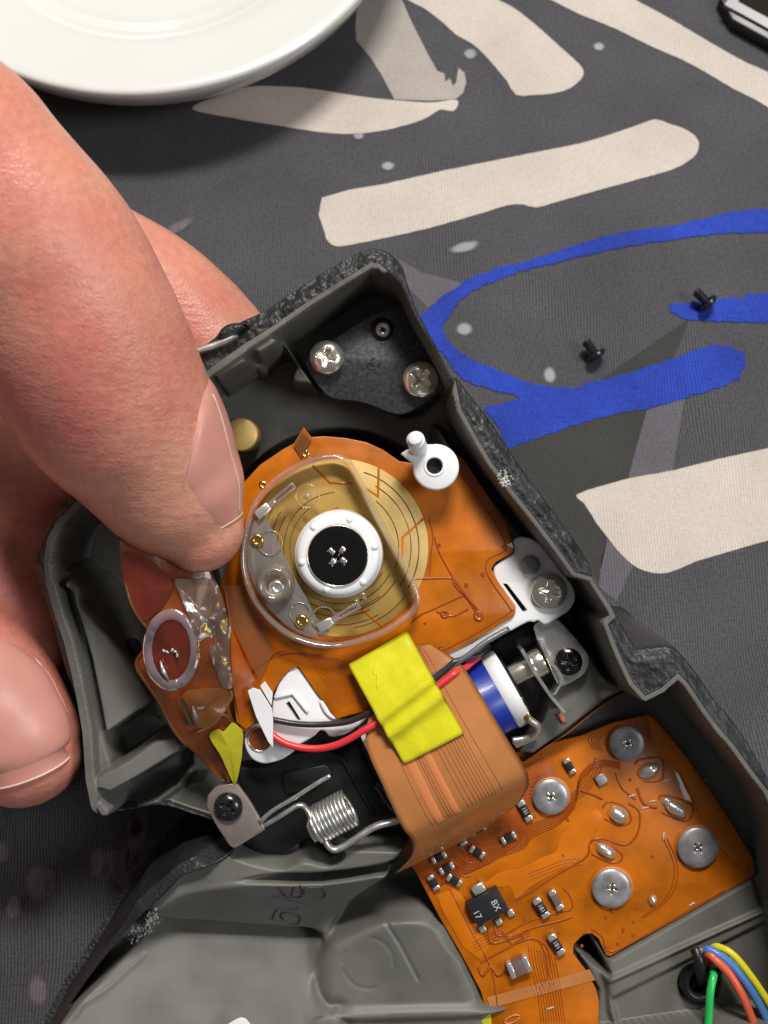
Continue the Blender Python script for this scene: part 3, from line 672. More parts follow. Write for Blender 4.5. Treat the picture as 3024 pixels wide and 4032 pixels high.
# --- dial flex
flex_o = PP('F', [(100,470),(230,330),(400,215),(475,175),(545,58),(600,130),(700,124),(850,137),(1000,167),(1120,222),(1240,305),(1400,330)], 0)+PP('G', [(440,215),(480,225),(530,300),(600,400),(740,620),(755,660),(795,770),(780,795),(680,852),(655,890),(700,970),(800,1110),(800,1150),(780,1180),(540,1320),(280,1455)], 0)+PP('I', [(1350,330),(1100,450),(1050,500),(870,550),(745,385),(620,205),(560,230),(500,300),(455,380),(430,440),(360,560),(280,620),(215,570),(185,300),(150,100)], 0)+PP('F', [(-40,1550),(-60,1200),(20,1000),(60,700)], 0)
flex = part('dial_flex_circuit', prism(flex_o, .03, .008), 'kapton', auto=50)
gc = P('F',805,935,.005)
part('flex_back_layer', prism(PP('G', [(400,190),(455,228),(480,225),(530,300),(600,400),(745,622),(755,655),(700,640),(560,420),(470,320),(400,300)], .008), .006, .002), 'kapton_deep', flex)
part('contact_disc', prism(circle(gc, LEN('F',645), 120), .01, .003), 'gold_track', flex)
def arc(r, a0, a1, z=.008, n=40, c=gc):
    return [Vector((c.x+LEN('F',r)*math.cos(math.radians(a0+(a1-a0)*i/n)), c.y+LEN('F',r)*math.sin(math.radians(a0+(a1-a0)*i/n)), z)) for i in range(n+1)]
mb = MB()
for r, a0, a1, wd in ((577,-30,72,.010),(520,-32,60,.007),(430,-20,52,.008),(560,150,300,.007),(500,148,296,.008),(455,150,310,.007),(405,95,300,.006),(360,120,330,.005),(590,-80,-35,.006),(470,-70,-30,.008),(410,-75,-28,.007)):
    mb.add(*strip([v+Vector((0,0,.003*mnoise.noise(v*8))) for v in arc(r, a0, a1)], wd, .001, .004))
mb.go('track_gap', 'dark_line', flex)
mb = MB()
for pts in (((1090,350),(1083,560),(1005,505)), ((1415,722),(1262,860),(1262,1010)), ((610,335),(735,462),(900,470)), ((960,1380),(1110,1500)), ((800,640),(640,700))):
    part('etched_gap', strip(PP('F', pts, .0085), .022, .001, .004), 'kapton', flex)
mb = MB()
for pts, wd in (([(200,950),(420,945),(440,990),(600,1160)], .02), ([(440,960),(530,1080),(585,1170)], .05), ([(320,700),(345,790),(430,945)], .014), ([(500,1040),(330,1120),(240,1160),(180,1210)], .02), ([(520,1125),(430,1170),(370,1160),(330,1140)], .02), ([(290,590),(310,700),(300,800),(290,940)], .014), ([(470,330),(560,440),(700,660),(745,760),(720,790),(640,830),(625,890),(660,970),(765,1120),(760,1150),(540,1285),(280,1420)], .012)):
    mb.add(*strip(smooth_poly(PP('G', pts, .001), 4, False), wd, .006, .004))
for i in range(13):      # bundle of fine tracks running to the lower left
    o = i*11
    mb.add(*strip(smooth_poly(PP('I', [(200+o*.6,440-o*1.4),(330+o*.5,250-o*.5),(470+o*.5,150-o*.4),(640+o*1.2,130-o*.2+i*3),(760+o*1.5,260-o*.5),(905+o*1.25,470-o*.35)], .001), 5, False), .006, .003, .003))
mb.go('copper_track', 'kapton_trace', flex)
for x, y, r in ((345,748,.018),(605,920,.018),(508,983,.018),(358,1360,.018),(735,758,.022),(262,1213,.01),(582,1170,.05),(378,1158,.04)):
    part('via', lathe(P('G',x,y,.0), [(.001,.004),(r*.45,.004),(r*.6,.014),(r*.9,.012),(r,.002)], 20), 'kapton_trace', flex)
for x, y in ((555,250),(250,480)):
    part('solder_pad', lathe(P('F',x,y,.0), [(.012,.002),(.014,.008),(.036,.008),(.04,0)], 24, cap=False), 'gold', flex)
part('film_overlap', loft(PP('F', [(470,185,.03),(540,60,.05)], 0), PP('F', [(530,290,.012),(605,135,.03)], 0), 6), 'amber_film', flex)
# white frame under the flex
wf = PP('G', [(660,885),(720,835),(800,792),(775,722),(830,697),(900,710),(960,755),(1010,825),(1080,905),(1145,1000),(1160,1070),(1120,1140),(1040,1190),(985,1222),(960,1220),(932,1195),(910,1208),(875,1200),(640,1335),(310,1515),(200,1560),(100,1600),(0,1640)], -.034)
bracket = part('white_bracket', prism(chaikin(wf+PP('G', [(-60,1560),(280,1400),(600,1220),(760,1130),(690,1000)], -.034), 2, .2), .16, .02, holes=[PP('G', [(722,976),(750,978),(872,1135),(845,1147)], -.034)]), 'white_nylon', auto=50, label='white plastic bracket beside the right wall')
part('screw', screw_head(P('G',1000,1022,.02), LEN('G',106,.08), .04, .055, .60, .22, .15, .05), 'nickel', bracket)
part('guide_pin', lathe(P('G',888,866,-.01), [(.001,.05),(.06,.048),(.083,.03),(.088,0),(.088,-.03)], 40), 'grey_pin', bracket)
lb = part('white_frame', prism(chaikin(PP('I', [(455,420),(500,290),(560,225),(620,195),(760,390),(880,560),(1010,560),(1110,460),(1130,490),(1050,570),(940,650),(830,672),(790,625),(760,625),(730,660),(560,760),(460,700),(440,560)], -.03), 1, .2), .14, .02, holes=[PP('I', [(538,448),(562,432),(640,556),(616,560)], -.03)]), 'white_nylon', auto=50, label='white plastic frame below the dial circuit')
part('rib', prism(PP('I', [(460,400),(590,372),(690,500),(675,515),(580,395),(470,420)], .0), .05, .012), 'white_nylon', lb)
part('rib', prism(smooth_poly(PP('I', [(760,430),(790,440),(830,510),(866,545),(850,553),(805,525),(770,470)], .0), 2), .05, .012), 'white_nylon', lb)
ear = part('frame_ear', prism(chaikin(PP('I', [(265,640),(300,590),(420,560),(520,640),(640,700),(600,760),(510,820),(400,848),(320,820),(272,745)], -.10), 2, .2), .1, .02), 'white_nylon', label='white plastic ear with a metal ring')
part('metal_ring', lathe(P('I',372,680,-.09), [(LEN('I',74),0),(LEN('I',78),.015),(LEN('I',84),.0)], 40, cap=False), 'nickel', ear)
part('ring_hole', lathe(P('I',372,680,-.093), [(.001,0),(LEN('I',75),0)], 40, cap=False), 'kapton_brown', ear)
mb = MB(); mb.add(*prism(PP('I', [(290,365),(325,345),(372,360),(448,480),(457,560),(456,735),(425,700),(345,535)], .12), .012, .004)); mb.add(*prism(PP('I', [(372,335),(402,302),(455,380),(446,462)], .10), .012, .004))
mb.go('white_shard', 'paper', lb, smooth=False, label='torn white sheet standing above the wires')
# white washer on its post
wv = [P('G',p[0],p[1],.34) for p in [(118,205),(150,183),(230,150)]]+[Vector((P('G',327,285,.34).x+LEN('G',138,.34)*math.cos(a), P('G',327,285,.34).y+LEN('G',138,.34)*math.sin(a), .34)) for a in [math.radians(100-i*12) for i in range(25)]]
hc = P('G',318,278,.34)
ws = part('white_washer', prism(wv, .10, .02, holes=[circle(hc, LEN('G',47), 32)]), 'white_nylon', auto=50, label='white round spacer with a hole and a peg')
part('post', lathe(hc-Vector((0,0,.4)), [(.12,.29),(.125,-.1)], 40, cap=False), 'white_nylon', ws)
part('washer_hole', lathe(hc-Vector((0,0,.07)), [(.001,0),(LEN('G',50),0)], 32), 'black_plastic', ws)
part('collar', lathe(hc+Vector((0,0,.0)), [(LEN('G',47),-.01),(LEN('G',48),.008),(LEN('G',62),.006),(LEN('G',66),-.01)], 40, cap=False), 'white_nylon', ws)
pg_t = P('G',205,122,.52); pg_b = P('G',228,178,.30)
part('peg', tube([pg_b-Vector((0,0,.1)), pg_b, pg_t-(pg_t-pg_b)*.15, pg_t], [LEN('G',52)]*4, 32), 'white_nylon', ws)
part('peg_tip', lathe(pg_t, [(.001,.05),(LEN('G',36),.05),(LEN('G',41),.04),(LEN('G',42),0)], 32, axis=pg_t-pg_b), 'white_nylon', ws)
# --- clear D-shaped brush plate, its hub ring and screw
dz = .20
Dp = [(930,370),(870,290),(800,262),(740,255),(600,280),(450,345),(300,450),(180,590),(120,740),(85,950),(90,1100),(150,1290),(260,1450),(400,1570),(560,1640),(720,1668),(850,1660),(1000,1620),(1150,1560),(1300,1460),(1370,1390),(1390,1320),(1370,1220),(1250,980),(1060,620)]
Do = smooth_poly(PP('F', Dp, dz), 4); Dm = [Vector((v.x, v.y, dz-.03)) for v in Do]
bp = part('clear_brush_plate', prism(Do, .022, .006), 'clear_plastic', auto=60, label='clear plastic half-moon plate over the gold contact disc')
def walls(outl, wd, h, lean=.03):
    """raised clear rim: ring-shaped wall around the outline"""
    o = [Vector(v) for v in outl]
    if area2(o) < 0: o.reverse()
    prof = ((0, -.12), (-.004, -.02), (.006, h*.7), (.022, h), (wd*.7, h*.8), (wd, .0))
    V = []; F = []; n = len(o)
    for d, z in prof:
        for v in inset(o, d): V.append(Vector((v.x, v.y, v.z+z)))
    for r in range(len(prof)-1):
        for i in range(n):
            j = (i+1) % n; F.append((r*n+i, r*n+j, (r+1)*n+j, (r+1)*n+i))
    return V, F
part('rim', walls(Do, .06, .045), 'clear_rim', bp)
fz = dz+.004
part('frosted_web', prism(PP('F', [(232,640),(300,770),(390,960),(480,1150),(570,1310),(640,1450),(735,1545),(700,1585),(560,1578),(420,1500),(300,1390),(200,1250),(140,1090),(130,950),(165,780)], fz+.006), .012, .004), 'frosted', bp)
for x, y, r in ((210,880,50),(532,1465,52)):
    part('rivet', lathe(P('F',x,y,fz), [(.001,.045),(LEN('F',r*.45),.03),(LEN('F',r*.6),.05),(LEN('F',r*.95),.03),(LEN('F',r),0)], 24), 'gold', bp)
bs = part('boss', lathe(P('F',340,1195,fz), [(LEN('F',55),-.02),(LEN('F',62),.05),(LEN('F',80),.12),(LEN('F',100),.15),(LEN('F',118),.13),(LEN('F',135),.06),(LEN('F',145),0)], 56, cap=False), 'clear_rim', bp)
part('spindle', lathe(P('F',355,1222,fz), [(.001,.02),(.02,.06),(LEN('F',40),.07),(LEN('F',60),.05),(LEN('F',64),.0)], 24), 'steel', bs)
for x0, y0, x1, y1, wd in ((265,655,480,478,.032),(720,1480,950,1345,.032)):
    a, b = P('F',x0,y0,fz), P('F',x1,y1,fz); t = (b-a).normalized(); n = Vector((-t.y, t.x, 0))
    pr = [a-n*wd, b-n*wd, b+n*wd, a+n*wd]; sl = [a+t*.12-n*wd*.25, b-t*.03-n*wd*.25, b-t*.03+n*wd*.25, a+t*.12+n*wd*.25]
    ar = part('contact_arm', prism([v+Vector((0,0,.05)) for v in pr], .03, .008, holes=[[v+Vector((0,0,.05)) for v in sl]]), 'milky_ring', bp)
    q = [a-t*.10-n*wd*1.5, a+t*.05-n*wd*1.1, a+t*.05+n*wd*1.1, a-t*.09+n*wd*1.6]
    part('arm_foot', prism([v+Vector((0,0,.062)) for v in q], .03, .008), 'solder', ar)
for x, y, r in ((575,560,84),(300,900,88),(515,1405,72),(690,1450,85)):
    part('moulded_ring', lathe(P('F',x,y,dz+.002), [(LEN('F',r-7),0),(LEN('F',r-3),.02),(LEN('F',r+3),.02),(LEN('F',r+6),0)], 48, cap=False), 'clear_rim', bp)
part('moulded_dot', lathe(P('F',573,560,dz), [(.001,.03),(LEN('F',20),.028),(LEN('F',27),0)], 20), 'milky_ring', bp)
mb = MB()
for x, y in ((930,1320),(985,1300),(975,1270)): mb.add(*lathe(P('F',x,y,dz), [(.001,.05),(.02,.045),(.026,.0)], 12))
mb.go('moulded_stud', 'clear_rim', bp)
hb = P('F',797,965,.0); ht = P('F',795,985,.32)
hub = part('dial_hub', lathe(Vector((ht.x, ht.y, .32)), [(LEN('F',205),-.03),(LEN('F',214),-.004),(LEN('F',225),.0),(LEN('F',262),-.004),(LEN('F',285),-.02),(LEN('F',297),-.045),(LEN('F',300),-.075),(LEN('F',310),-.08),(LEN('F',312),-.12),(LEN('F',316),-.2),(LEN('F',322),-.31)], 96, cap=False), 'white_nylon', bp, label='white ring hub around the dark centre screw')
for k in range(6):
    a = math.radians(12+60*k); r = LEN('F',258)
    part('hub_dimple', lathe((ht.x+r*math.cos(a), ht.y+r*math.sin(a), .31), [(.001,.024),(.02,.02),(.034,.004),(.038,-.006)], 20), 'white_nylon', hub)
part('centre_screw', screw_head((ht.x-.003, ht.y-.01, .335), LEN('F',214), .012, .09, .36, .13, math.radians(38), .03, flat=True), 'dark_chrome', bp, label='large dark mirror-like cross-head screw')
part('screw_rim', lathe((ht.x-.003, ht.y-.01, .335), [(LEN('F',209),.0),(LEN('F',212),.009),(LEN('F',216),.004),(LEN('F',219),-.02)], 96, cap=False), 'nickel', hub)
mb = MB()
for k in range(4):
    a = math.radians(52+90*k); r = .068; c = Vector((ht.x-.003+r*math.cos(a), ht.y-.01+r*math.sin(a), .353))
    part('recess_facet_glint', box(c, .062, .045, .06, a, .012), 'nickel', bp)  # bright boxes put the recess glint into the colour
# --- motor, shaft, hinge
mz = -.26; MC = P('S',1985,2715,mz); ML = P('S',1440,3020,mz); ax = (MC-ML).normalized(); mr_ = .365
def cyl(a, b, r, n=48, prof=None): 
    L_ = (b-a).length; return lathe(a, [(.001,L_),(r*.96,L_),(r,L_-.02),(r,.02),(r*.96,0),(.001,0)], n, axis=b-a, cap=False)
motor = part('motor', cyl(ML+ax*.3, MC-ax*.02, mr_), 'motor_blue', auto=40, label='blue wrapped motor under the copper ribbon')
part('end_band', cyl(MC-ax*.06, MC+ax*.09, mr_*1.03), 'white_nylon', motor, auto=40)
part('end_band', cyl(ML+ax*.12, ML+ax*.32, mr_*1.03), 'white_nylon', motor, auto=40)
part('end_cap', cyl(MC+ax*.09, MC+ax*.12, mr_*.8), 'black_plastic', motor)
s0 = P('G',740,1545,-.12); s1 = P('G',900,1465,-.12); s2 = P('G',1010,1500,-.2)
sh = part('hinge_shaft', cyl(s0, s1, LEN('G',64), 40), 'nickel', motor, auto=40)
sx = (s1-s0).normalized()
part('collar', cyl(s1-sx*.0, s1+sx*.11, .13, 40), 'nickel', sh, auto=40)
hb_ = part('hinge_bracket', prism(chaikin(PP('G', [(900,1215),(1030,1188),(1062,1195),(1150,1290),(1235,1400),(1240,1450),(1212,1520),(1065,1600),(1040,1560),(925,1310)], -.12), 2, .2), .045, .012), 'steel', auto=50, label='small steel hinge bracket in the corner')
part('screw', screw_head(P('G',1115,1442,-.06), LEN('G',82), .03, .05, .6, .2, .1, .05), 'dark_chrome', hb_)
def standing(pts, h0, h1, th, c='G'):
    """upright thin plate along a line"""
    top = PP(c, pts, h1); V = []; F = []
    for v in top:
        V += [v, Vector((v.x, v.y, h0)), ]
    m = len(V); t = (top[-1]-top[0]).normalized(); n = Vector((-t.y, t.x, 0))*th
    V += [v+n for v in V]
    k = len(top)
    for i in range(k-1):
        a = 2*i; F += [(a, a+2, a+3, a+1), (m+a, m+a+1, m+a+3, m+a+2), (a, m+a, m+a+2, a+2)]
    F += [(0, 1, m+1, m), (2*k-2, m+2*k-2, m+2*k-1, 2*k-1)]
    return V, F
part('hinge_plate', standing([(828,1372),(900,1500),(1000,1650),(1085,1750)], -.42, .05, .03), 'steel', hb_, smooth=False)
part('hinge_plate', standing([(935,1318),(985,1420),(1050,1510),(1070,1560),(1020,1640)], -.40, -.03, .03), 'steel', hb_, smooth=False)
part('plate_tip', prism(PP('R', [(605,1065),(640,1050),(688,1120),(655,1140)], -.25), .04, .01), 'copper_line', hb_)
part('cavity_shade', prism(PP('G', [(640,1340),(870,1215),(960,1320),(860,1380),(720,1480)], -.45), .1, .02), 'black_plastic', label='black slab standing in for the cavity shade beside the shaft')  # black slab stands in for the shade in the motor cavity
mb = MB(); mb.add(*tube(smooth_poly(PP('R', [(285,955,.0),(330,1010,-.02),(360,1080,-.04),(400,1120,-.06),(440,1150,-.08),(445,1190,-.12),(400,1240,-.18),(330,1265,-.2),(240,1275,-.2)]), 4, False), .035, 10))
mb.go('solder_bridge', 'solder', motor)
part('motor_clip', loft(PP('R', [(240,1290,-.2),(280,1340,-.25)], 0), PP('R', [(420,1230,-.2),(440,1270,-.25)], 0), 4, None, .03), 'steel', motor, smooth=False)
part('end_clip', prism(PP('R', [(270,950),(320,920),(390,1080),(370,1120),(345,1100)], .02), .03, .008), 'gold', motor)
e = smooth_poly(PP('R', [(1215,865,-.15),(1100,920,-.16),(960,1010,-.18),(820,1120,-.22),(680,1230,-.26),(520,1330,-.3),(340,1455,-.36)]), 5, False)
part('flex_edge', loft(e, [v+Vector((.02,-.03,-.30)) for v in e], 4, None, .01), 'copper_film', label='upright copper-coloured flex edge between dial and lower board')
# black flash hinge block and left steel bracket
hbk = part('black_hinge_block', prism(chaikin(PP('I', [(220,860),(420,850),(560,770),(800,745),(890,775),(1000,700),(1120,980),(1290,1200),(1140,1250),(1000,1320),(860,1400),(700,1330),(560,1400),(380,1450),(240,1350),(380,1230),(230,960)], -.35), 1, .15), .5, .03), 'black_plastic', auto=50, label='black plastic hinge block behind the spring')
part('ridge', prism(PP('I', [(880,770),(900,775),(1120,1160),(1100,1170)], -.30), .05, .01), 'black_plastic', hbk)
part('raised_panel', prism(PP('I', [(520,900),(800,850),(850,900),(720,1000),(540,1040)], -.31), .04, .01), 'black_plastic', hbk)
part('hinge_barrel', lathe(P('I',500,1370,-.5), [(.001,.10),(.17,.10),(.21,.07),(.23,0)], 40), 'black_plastic', hbk)
part('gold_fleck', tube(smooth_poly(PP('I', [(500,1478,-.5),(540,1465,-.48),(590,1430,-.48),(635,1398,-.5)]), 4, False), .012, 8), 'gold', hbk)
lbk = part('steel_tab', prism(chaikin(PP('I', [(80,990),(215,965),(300,1080),(400,1250),(404,1275),(205,1398),(172,1380),(80,1240),(20,1120),(28,1050)], .02), 1, .12), .05, .012), 'tab_steel', auto=50, label='dull steel tab with a black screw')
part('tab_screw', screw_head(P('I',163,1125,.06), LEN('I',93), .05, .05, .55, .18, .5, .05), 'black_screw', lbk)
# torsion spring
c0 = P('I',735,1245,-.08); c1 = P('I',960,1125,-.05); sa = (c1-c0); L_ = sa.length; sa.normalize(); su = sa.cross(Vector((0,0,1))).normalized(); sv = su.cross(sa)
path = []; turns = 9.5; nn_ = int(turns*20)
for i in range(nn_+1):
    a = 2*math.pi*i/20; path.append(c0+sa*(L_*i/nn_)+(su*math.cos(a)+sv*math.sin(a))*.165)
sp = part('torsion_spring', tube(path, .0185, 8), 'steel', label='coiled steel torsion spring')
part('spring_arm', tube(smooth_poly(PP('I', [(370,1225,.02),(450,1150,.04),(600,1060,.05),(740,970,.05),(832,918,.04)]), 4, False), .020, 10), 'steel', sp)
wb = part('formed_strip', strip([v for v in smooth_poly(PP('I', [(400,1245,.0),(480,1200,.03),(560,1150,.05),(610,1120,.05),(650,1118,.05),(680,1150,.05),(700,1195,.05),(690,1240,.05)]), 5, False)], .045, .02, .04), 'steel', label='bent steel strip around the spring')
part('strip_leg', strip(smooth_poly(PP('I', [(690,1235,.05),(710,1290,.03),(745,1345,.02)]), 4, False), .07, .015, .05), 'steel', wb)
part('strip_foot', strip(smooth_poly(PP('I', [(785,1320,-.02),(815,1380,-.02),(860,1408,-.02),(920,1385,-.02),(1020,1320,-.02),(1130,1255,-.02),(1220,1230,-.02),(1305,1205,-.02)]), 4, False), .06, .02, .06), 'steel', wb)
part('crimped_clip', strip(smooth_poly(PP('I', [(1120,985,.02),(1150,1010,.02),(1190,1080,0),(1230,1130,-.02),(1270,1170,-.05)]), 4, False), .05, .02, .04), 'dark_chrome', label='dark metal clip at the motor end')
# --- copper ribbon over the motor, yellow tape, wires
LA = smooth_poly(PP('L', [(850,1400,.03),(812,1500,.07),(790,1600,.13),(826,1695,.20),(868,1785,.17),(888,1812,.10),(892,1832,-.02),(884,1856,-.2),(852,1888,-.42)]), 5, False)
LB = smooth_poly(PP('L', [(925,1390,.03),(970,1415,.05),(1006,1447,.11),(1075,1562,.21),(1130,1652,.19),(1142,1682,.12),(1138,1706,-.02),(1105,1748,-.2),(1010,1812,-.42)]), 5, False)
rb = part('copper_ribbon', loft(LA, LB, 24, lambda s, t: .015*math.sin(t*3.1)+.006*math.sin(t*9+s*6), .012), 'copper_film', label='copper-coloured ribbon cable folded over the motor')
mb = MB(); mb2 = MB()
def rib_line(t, s0, s1, wd, mbx, lift=.018):
    n = len(LA)-1; pts = []
    for i in range(int(s0*n), int(s1*n)+1):
        s = i/n; v = LA[i].lerp(LB[i], t)+Vector((0,0,.015*math.sin(t*3.1)+.006*math.sin(t*9+s*6)+.003)); pts.append(v)
    if len(pts) > 1: mbx.add(*strip(pts, wd, .001, .003))
for t in (.50,.535,.57,.60,.625,.65,.675,.70,.725,.78): rib_line(t, .0, .62, .008, mb)
for t in (.20,.34,.36): rib_line(t, .30, .60, .012, mb)
rib_line(.27, .3, .60, .09, mb2); rib_line(.41, .3, .60, .07, mb2)
mb2.go('wide_conductor', 'copper_bright', rb); mb.go('fine_conductor', 'copper_line', rb)
n_ = 14; TA = []; TB = []
c00, c10, c11, c01 = P('L',752,1435,.09), P('L',880,1362,.07), P('L',1003,1583,.235), P('L',872,1650,.215)
for i in range(31):
    s = i/30; TA.append(c00.lerp(c01, s)); TB.append(c10.lerp(c11, s))
def tfn(s, t):
    a = s+.10*(t-.5)
    return .02+.075*math.exp(-((a-.50)/.055)**2)+.07*math.exp(-((a-.66)/.06)**2)+.06*math.exp(-((s-.4)/.35)**2)+.005*mnoise.noise(Vector((s*9, t*6, 1)))-.012*(abs(t-.5)*2)**3
tp = part('yellow_tape', loft(TA, TB, 24, tfn, .006), 'tape_yellow', label='bright yellow tape holding the wires down on the ribbon')
part('tape_wrinkle', tube(smooth_poly([TA[k].lerp(TB[k], t)+Vector((0,0,tfn(k/30,t)+.001)) for k, t in ((9,.20),(6,.30),(5,.27),(3,.38))], 4, False), .0045, 6), 'tape_yellow', tp)
bw = smooth_poly(PP('I', [(400,540,.0),(455,553,.04),(600,580,.05),(750,586,.06),(900,575,.08),(1000,548,.10),(1110,492,.12),(1280,410,.15),(1500,290,.12),(1640,175,.10)]), 6, False)+PP('G', [(560,1408,.02),(640,1350,-.1)])
part('black_wire', tube(bw, LEN('I',20), 14), 'wire_black', label='black wire bowed under the yellow tape')
rw = smooth_poly(PP('I', [(430,620,.0),(460,660,.04),(530,705,.06),(630,735,.07),(740,743,.08),(850,725,.10),(950,683,.13),(1050,622,.16),(1160,562,.15),(1330,470,.165),(1530,335,.14),(1640,250,.12)]), 6, False)+PP('G', [(500,1478,.03),(580,1410,-.1)])
part('red_wire', tube(rw, LEN('I',23), 14), 'wire_red', label='red wire bowed under the yellow tape')
part('silver_wire', tube(smooth_poly(PP('G', [(300,1530,.09),(400,1480,.09),(520,1400,.08),(620,1325,.05),(760,1245,.0)]), 5, False), LEN('G',17), 12), 'wire_grey')
# --- peeled flex and crumpled clear film at the left
PA = smooth_poly(PP('H', [(300,120,.85),(320,330,.78),(345,520,.72),(385,680,.70),(450,800,.68),(535,905,.62),(556,940,.60),(505,1010,.55),(425,1135,.50),(515,1290,.42),(600,1420,.35),(680,1580,.25),(770,1700,.18),(900,1820,.08),(1000,1930,.03),(1085,1990,.0)]), 4, False)
PB = smooth_poly(PP('H', [(900,120,.62),(940,330,.60),(1010,520,.55),(1065,650,.50),(1095,800,.45),(1112,950,.40),(1125,1080,.35),(1130,1220,.30),(1132,1330,.28),(1122,1440,.24),(1140,1540,.20),(1190,1600,.15),(1215,1660,.12),(1205,1780,.08),(1180,1880,.05),(1140,1995,.0)]), 4, False)
def pfn(s, t): return .12*math.sin(t*math.pi)*math.sin(s*math.pi)+.03*math.sin(t*7+s*11)*math.sin(t*math.pi)
pf_ = part('peeled_flex', loft(PA, PB, 28, pfn, .012), 'kapton_brown', label='peeled amber flex circuit curling up under the thumb')
part('flex_border', tube([v+Vector((.012,0,.008)) for v in PA[2:50]], .014, 8), 'amber_film', pf_)
def on_peel(x, y, dz_=.02):      # height of the peeled sheet near a picture position
    best = None
    for i in range(0, len(PA)):
        s = i/(len(PA)-1)
        for k in range(0, 15):
            t = k/14; v = PA[i].lerp(PB[i], t); v = v+Vector((0,0,pfn(s,t))); q_ = P('H', x, y, v.z)
            d = (q_-v).length
            if best is None or d < best[0]: best = (d, v.z)
    return P('H', x, y, best[1]+dz_)
def sheet_on(pts, inner_c, dz_, rings=5, wob=0):
    c = on_peel(*inner_c, dz_); V = [c]; F = []; o = [on_peel(x, y, dz_) for x, y in pts]; o = smooth_poly(o, 3); n = len(o)
    for r in range(1, rings+1):
        for v in o:
            p = c.lerp(v, r/rings); p.z += wob*mnoise.noise(p*4.5)+wob*.5*mnoise.noise(p*11); V.append(p)
    for i in range(n): F.append((0, 1+i, 1+(i+1) % n))
    for r in range(rings-1):
        for i in range(n):
            j = (i+1) % n; F.append((1+r*n+i, 1+(r+1)*n+i, 1+(r+1)*n+j, 1+r*n+j))
    return V, F
cl = part('crumpled_clear_film', sheet_on([(720,520),(850,520),(1000,515),(1065,650),(1100,800),(1122,920),(1110,1080),(1125,1200),(1128,1310),(1050,1300),(1010,1180),(960,1060),(880,950),(830,800),(770,660)], (980,860), .05, 9, .10), 'crumpled_clear', label='crumpled clear plastic film')
mb = MB()
for i in range(5):
    x = random.uniform(860,1080); y = random.uniform(560,1200); p = on_peel(x, y, .10)
    mb.add(*lathe(p, [(.001,.014),(.014,.006),(.022,-.01)], 7, axis=(random.uniform(-.6,.6), random.uniform(-.6,.6), 1)))
props(mb.go('film_blister', 'crumpled_clear', cl), kind='stuff')
ring_pts = lambda r1, r2: [on_peel(690+r1*math.cos(a)-0*math.sin(a), 1030+r2*math.sin(a), .045) for a in [i*math.pi/24 for i in range(48)]]
o1 = ring_pts(205, 298); o2 = ring_pts(172, 258); o3 = ring_pts(140, 220); V = o1+[v+Vector((0,0,.03)) for v in o2]+o3; F = []
for r in range(2):
    for i in range(48):
        j = (i+1) % 48; F.append((r*48+i, r*48+j, (r+1)*48+j, (r+1)*48+i))
rg = part('clear_ring', (V, F), 'milky_ring', label='milky clear ring seen through the peeled film')
part('ring_disc', sheet_on([(690+150*math.cos(a), 1040+225*math.sin(a)) for a in [i*math.pi/8 for i in range(16)]], (690,1040), .03, 4, 0), 'dark_red_film', rg)
part('dark_red_patch', sheet_on([(325,345),(500,350),(690,520),(700,590),(640,700),(580,760),(500,815),(440,770),(395,670),(360,560)], (520,600), .02, 6, .0), 'dark_red_film', pf_)
mb = MB()
for i in range(5):
    p = on_peel(640+i*24+random.uniform(-8,8), 1045+random.uniform(-20,30), .05); mb.add(*box(p, .03, .018, .015, random.random()*3, .004))
mb.add(*tube([on_peel(610,1110,.05), on_peel(635,1190,.055), on_peel(675,1260,.05)], [.006,.022,.005], 8))
mb.go('bright_fleck', 'solder', rg)
part('fold_edge', tube(smooth_poly([on_peel(x, y, .06) for x, y in ((880,1632),(950,1600),(1010,1560),(1060,1500),(1110,1525),(1095,1440),(1130,1370),(1120,1330))], 4, False), .016, 8), 'amber_film', pf_)
part('fold_bulge', sheet_on([(780,1340),(900,1310),(1050,1310),(1120,1360),(1095,1450),(1060,1500),(1000,1570),(900,1600),(850,1540),(800,1450)], (950,1440), .07, 6, .03), 'amber_film', pf_)
part('slit', sheet_on([(755,1385),(790,1400),(830,1500),(850,1590),(810,1540),(770,1460)], (805,1490), .075, 2), 'dark_line', pf_)
part('slit_glint', tube([on_peel(845,1440,.09), on_peel(865,1510,.10), on_peel(875,1580,.09)], [.006,.024,.006], 8), 'milky_ring', pf_)
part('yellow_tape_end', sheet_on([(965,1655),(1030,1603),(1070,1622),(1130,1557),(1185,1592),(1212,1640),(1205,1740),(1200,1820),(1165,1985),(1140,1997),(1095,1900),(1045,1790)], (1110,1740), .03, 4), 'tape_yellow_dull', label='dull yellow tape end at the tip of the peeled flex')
part('amber_tape', loft(PP('H', [(1060,560,.16),(1100,780,.13),(1200,1000,.09),(1330,1255,.04)], 0), PP('H', [(1240,560,.10),(1300,700,.06),(1380,880,.03),(1440,1030,.02)], 0), 8), 'amber_film', label='strip of brownish see-through tape')
part('deep_flex_fold', loft(PP('H', [(1070,560,.20),(1120,900,.14),(1130,1250,.08),(1200,1620,-.02)], 0), PP('H', [(1120,700,.05),(1200,1000,.02),(1290,1250,.01),(1260,1620,-.03)], 0), 8), 'kapton_deep')
part('lens_opening', lathe(P('M',722,1035,-.35), [(.001,0),(.07,.0),(.085,-.01)], 32), 'black_plastic', label='glossy black opening in the grey pocket')
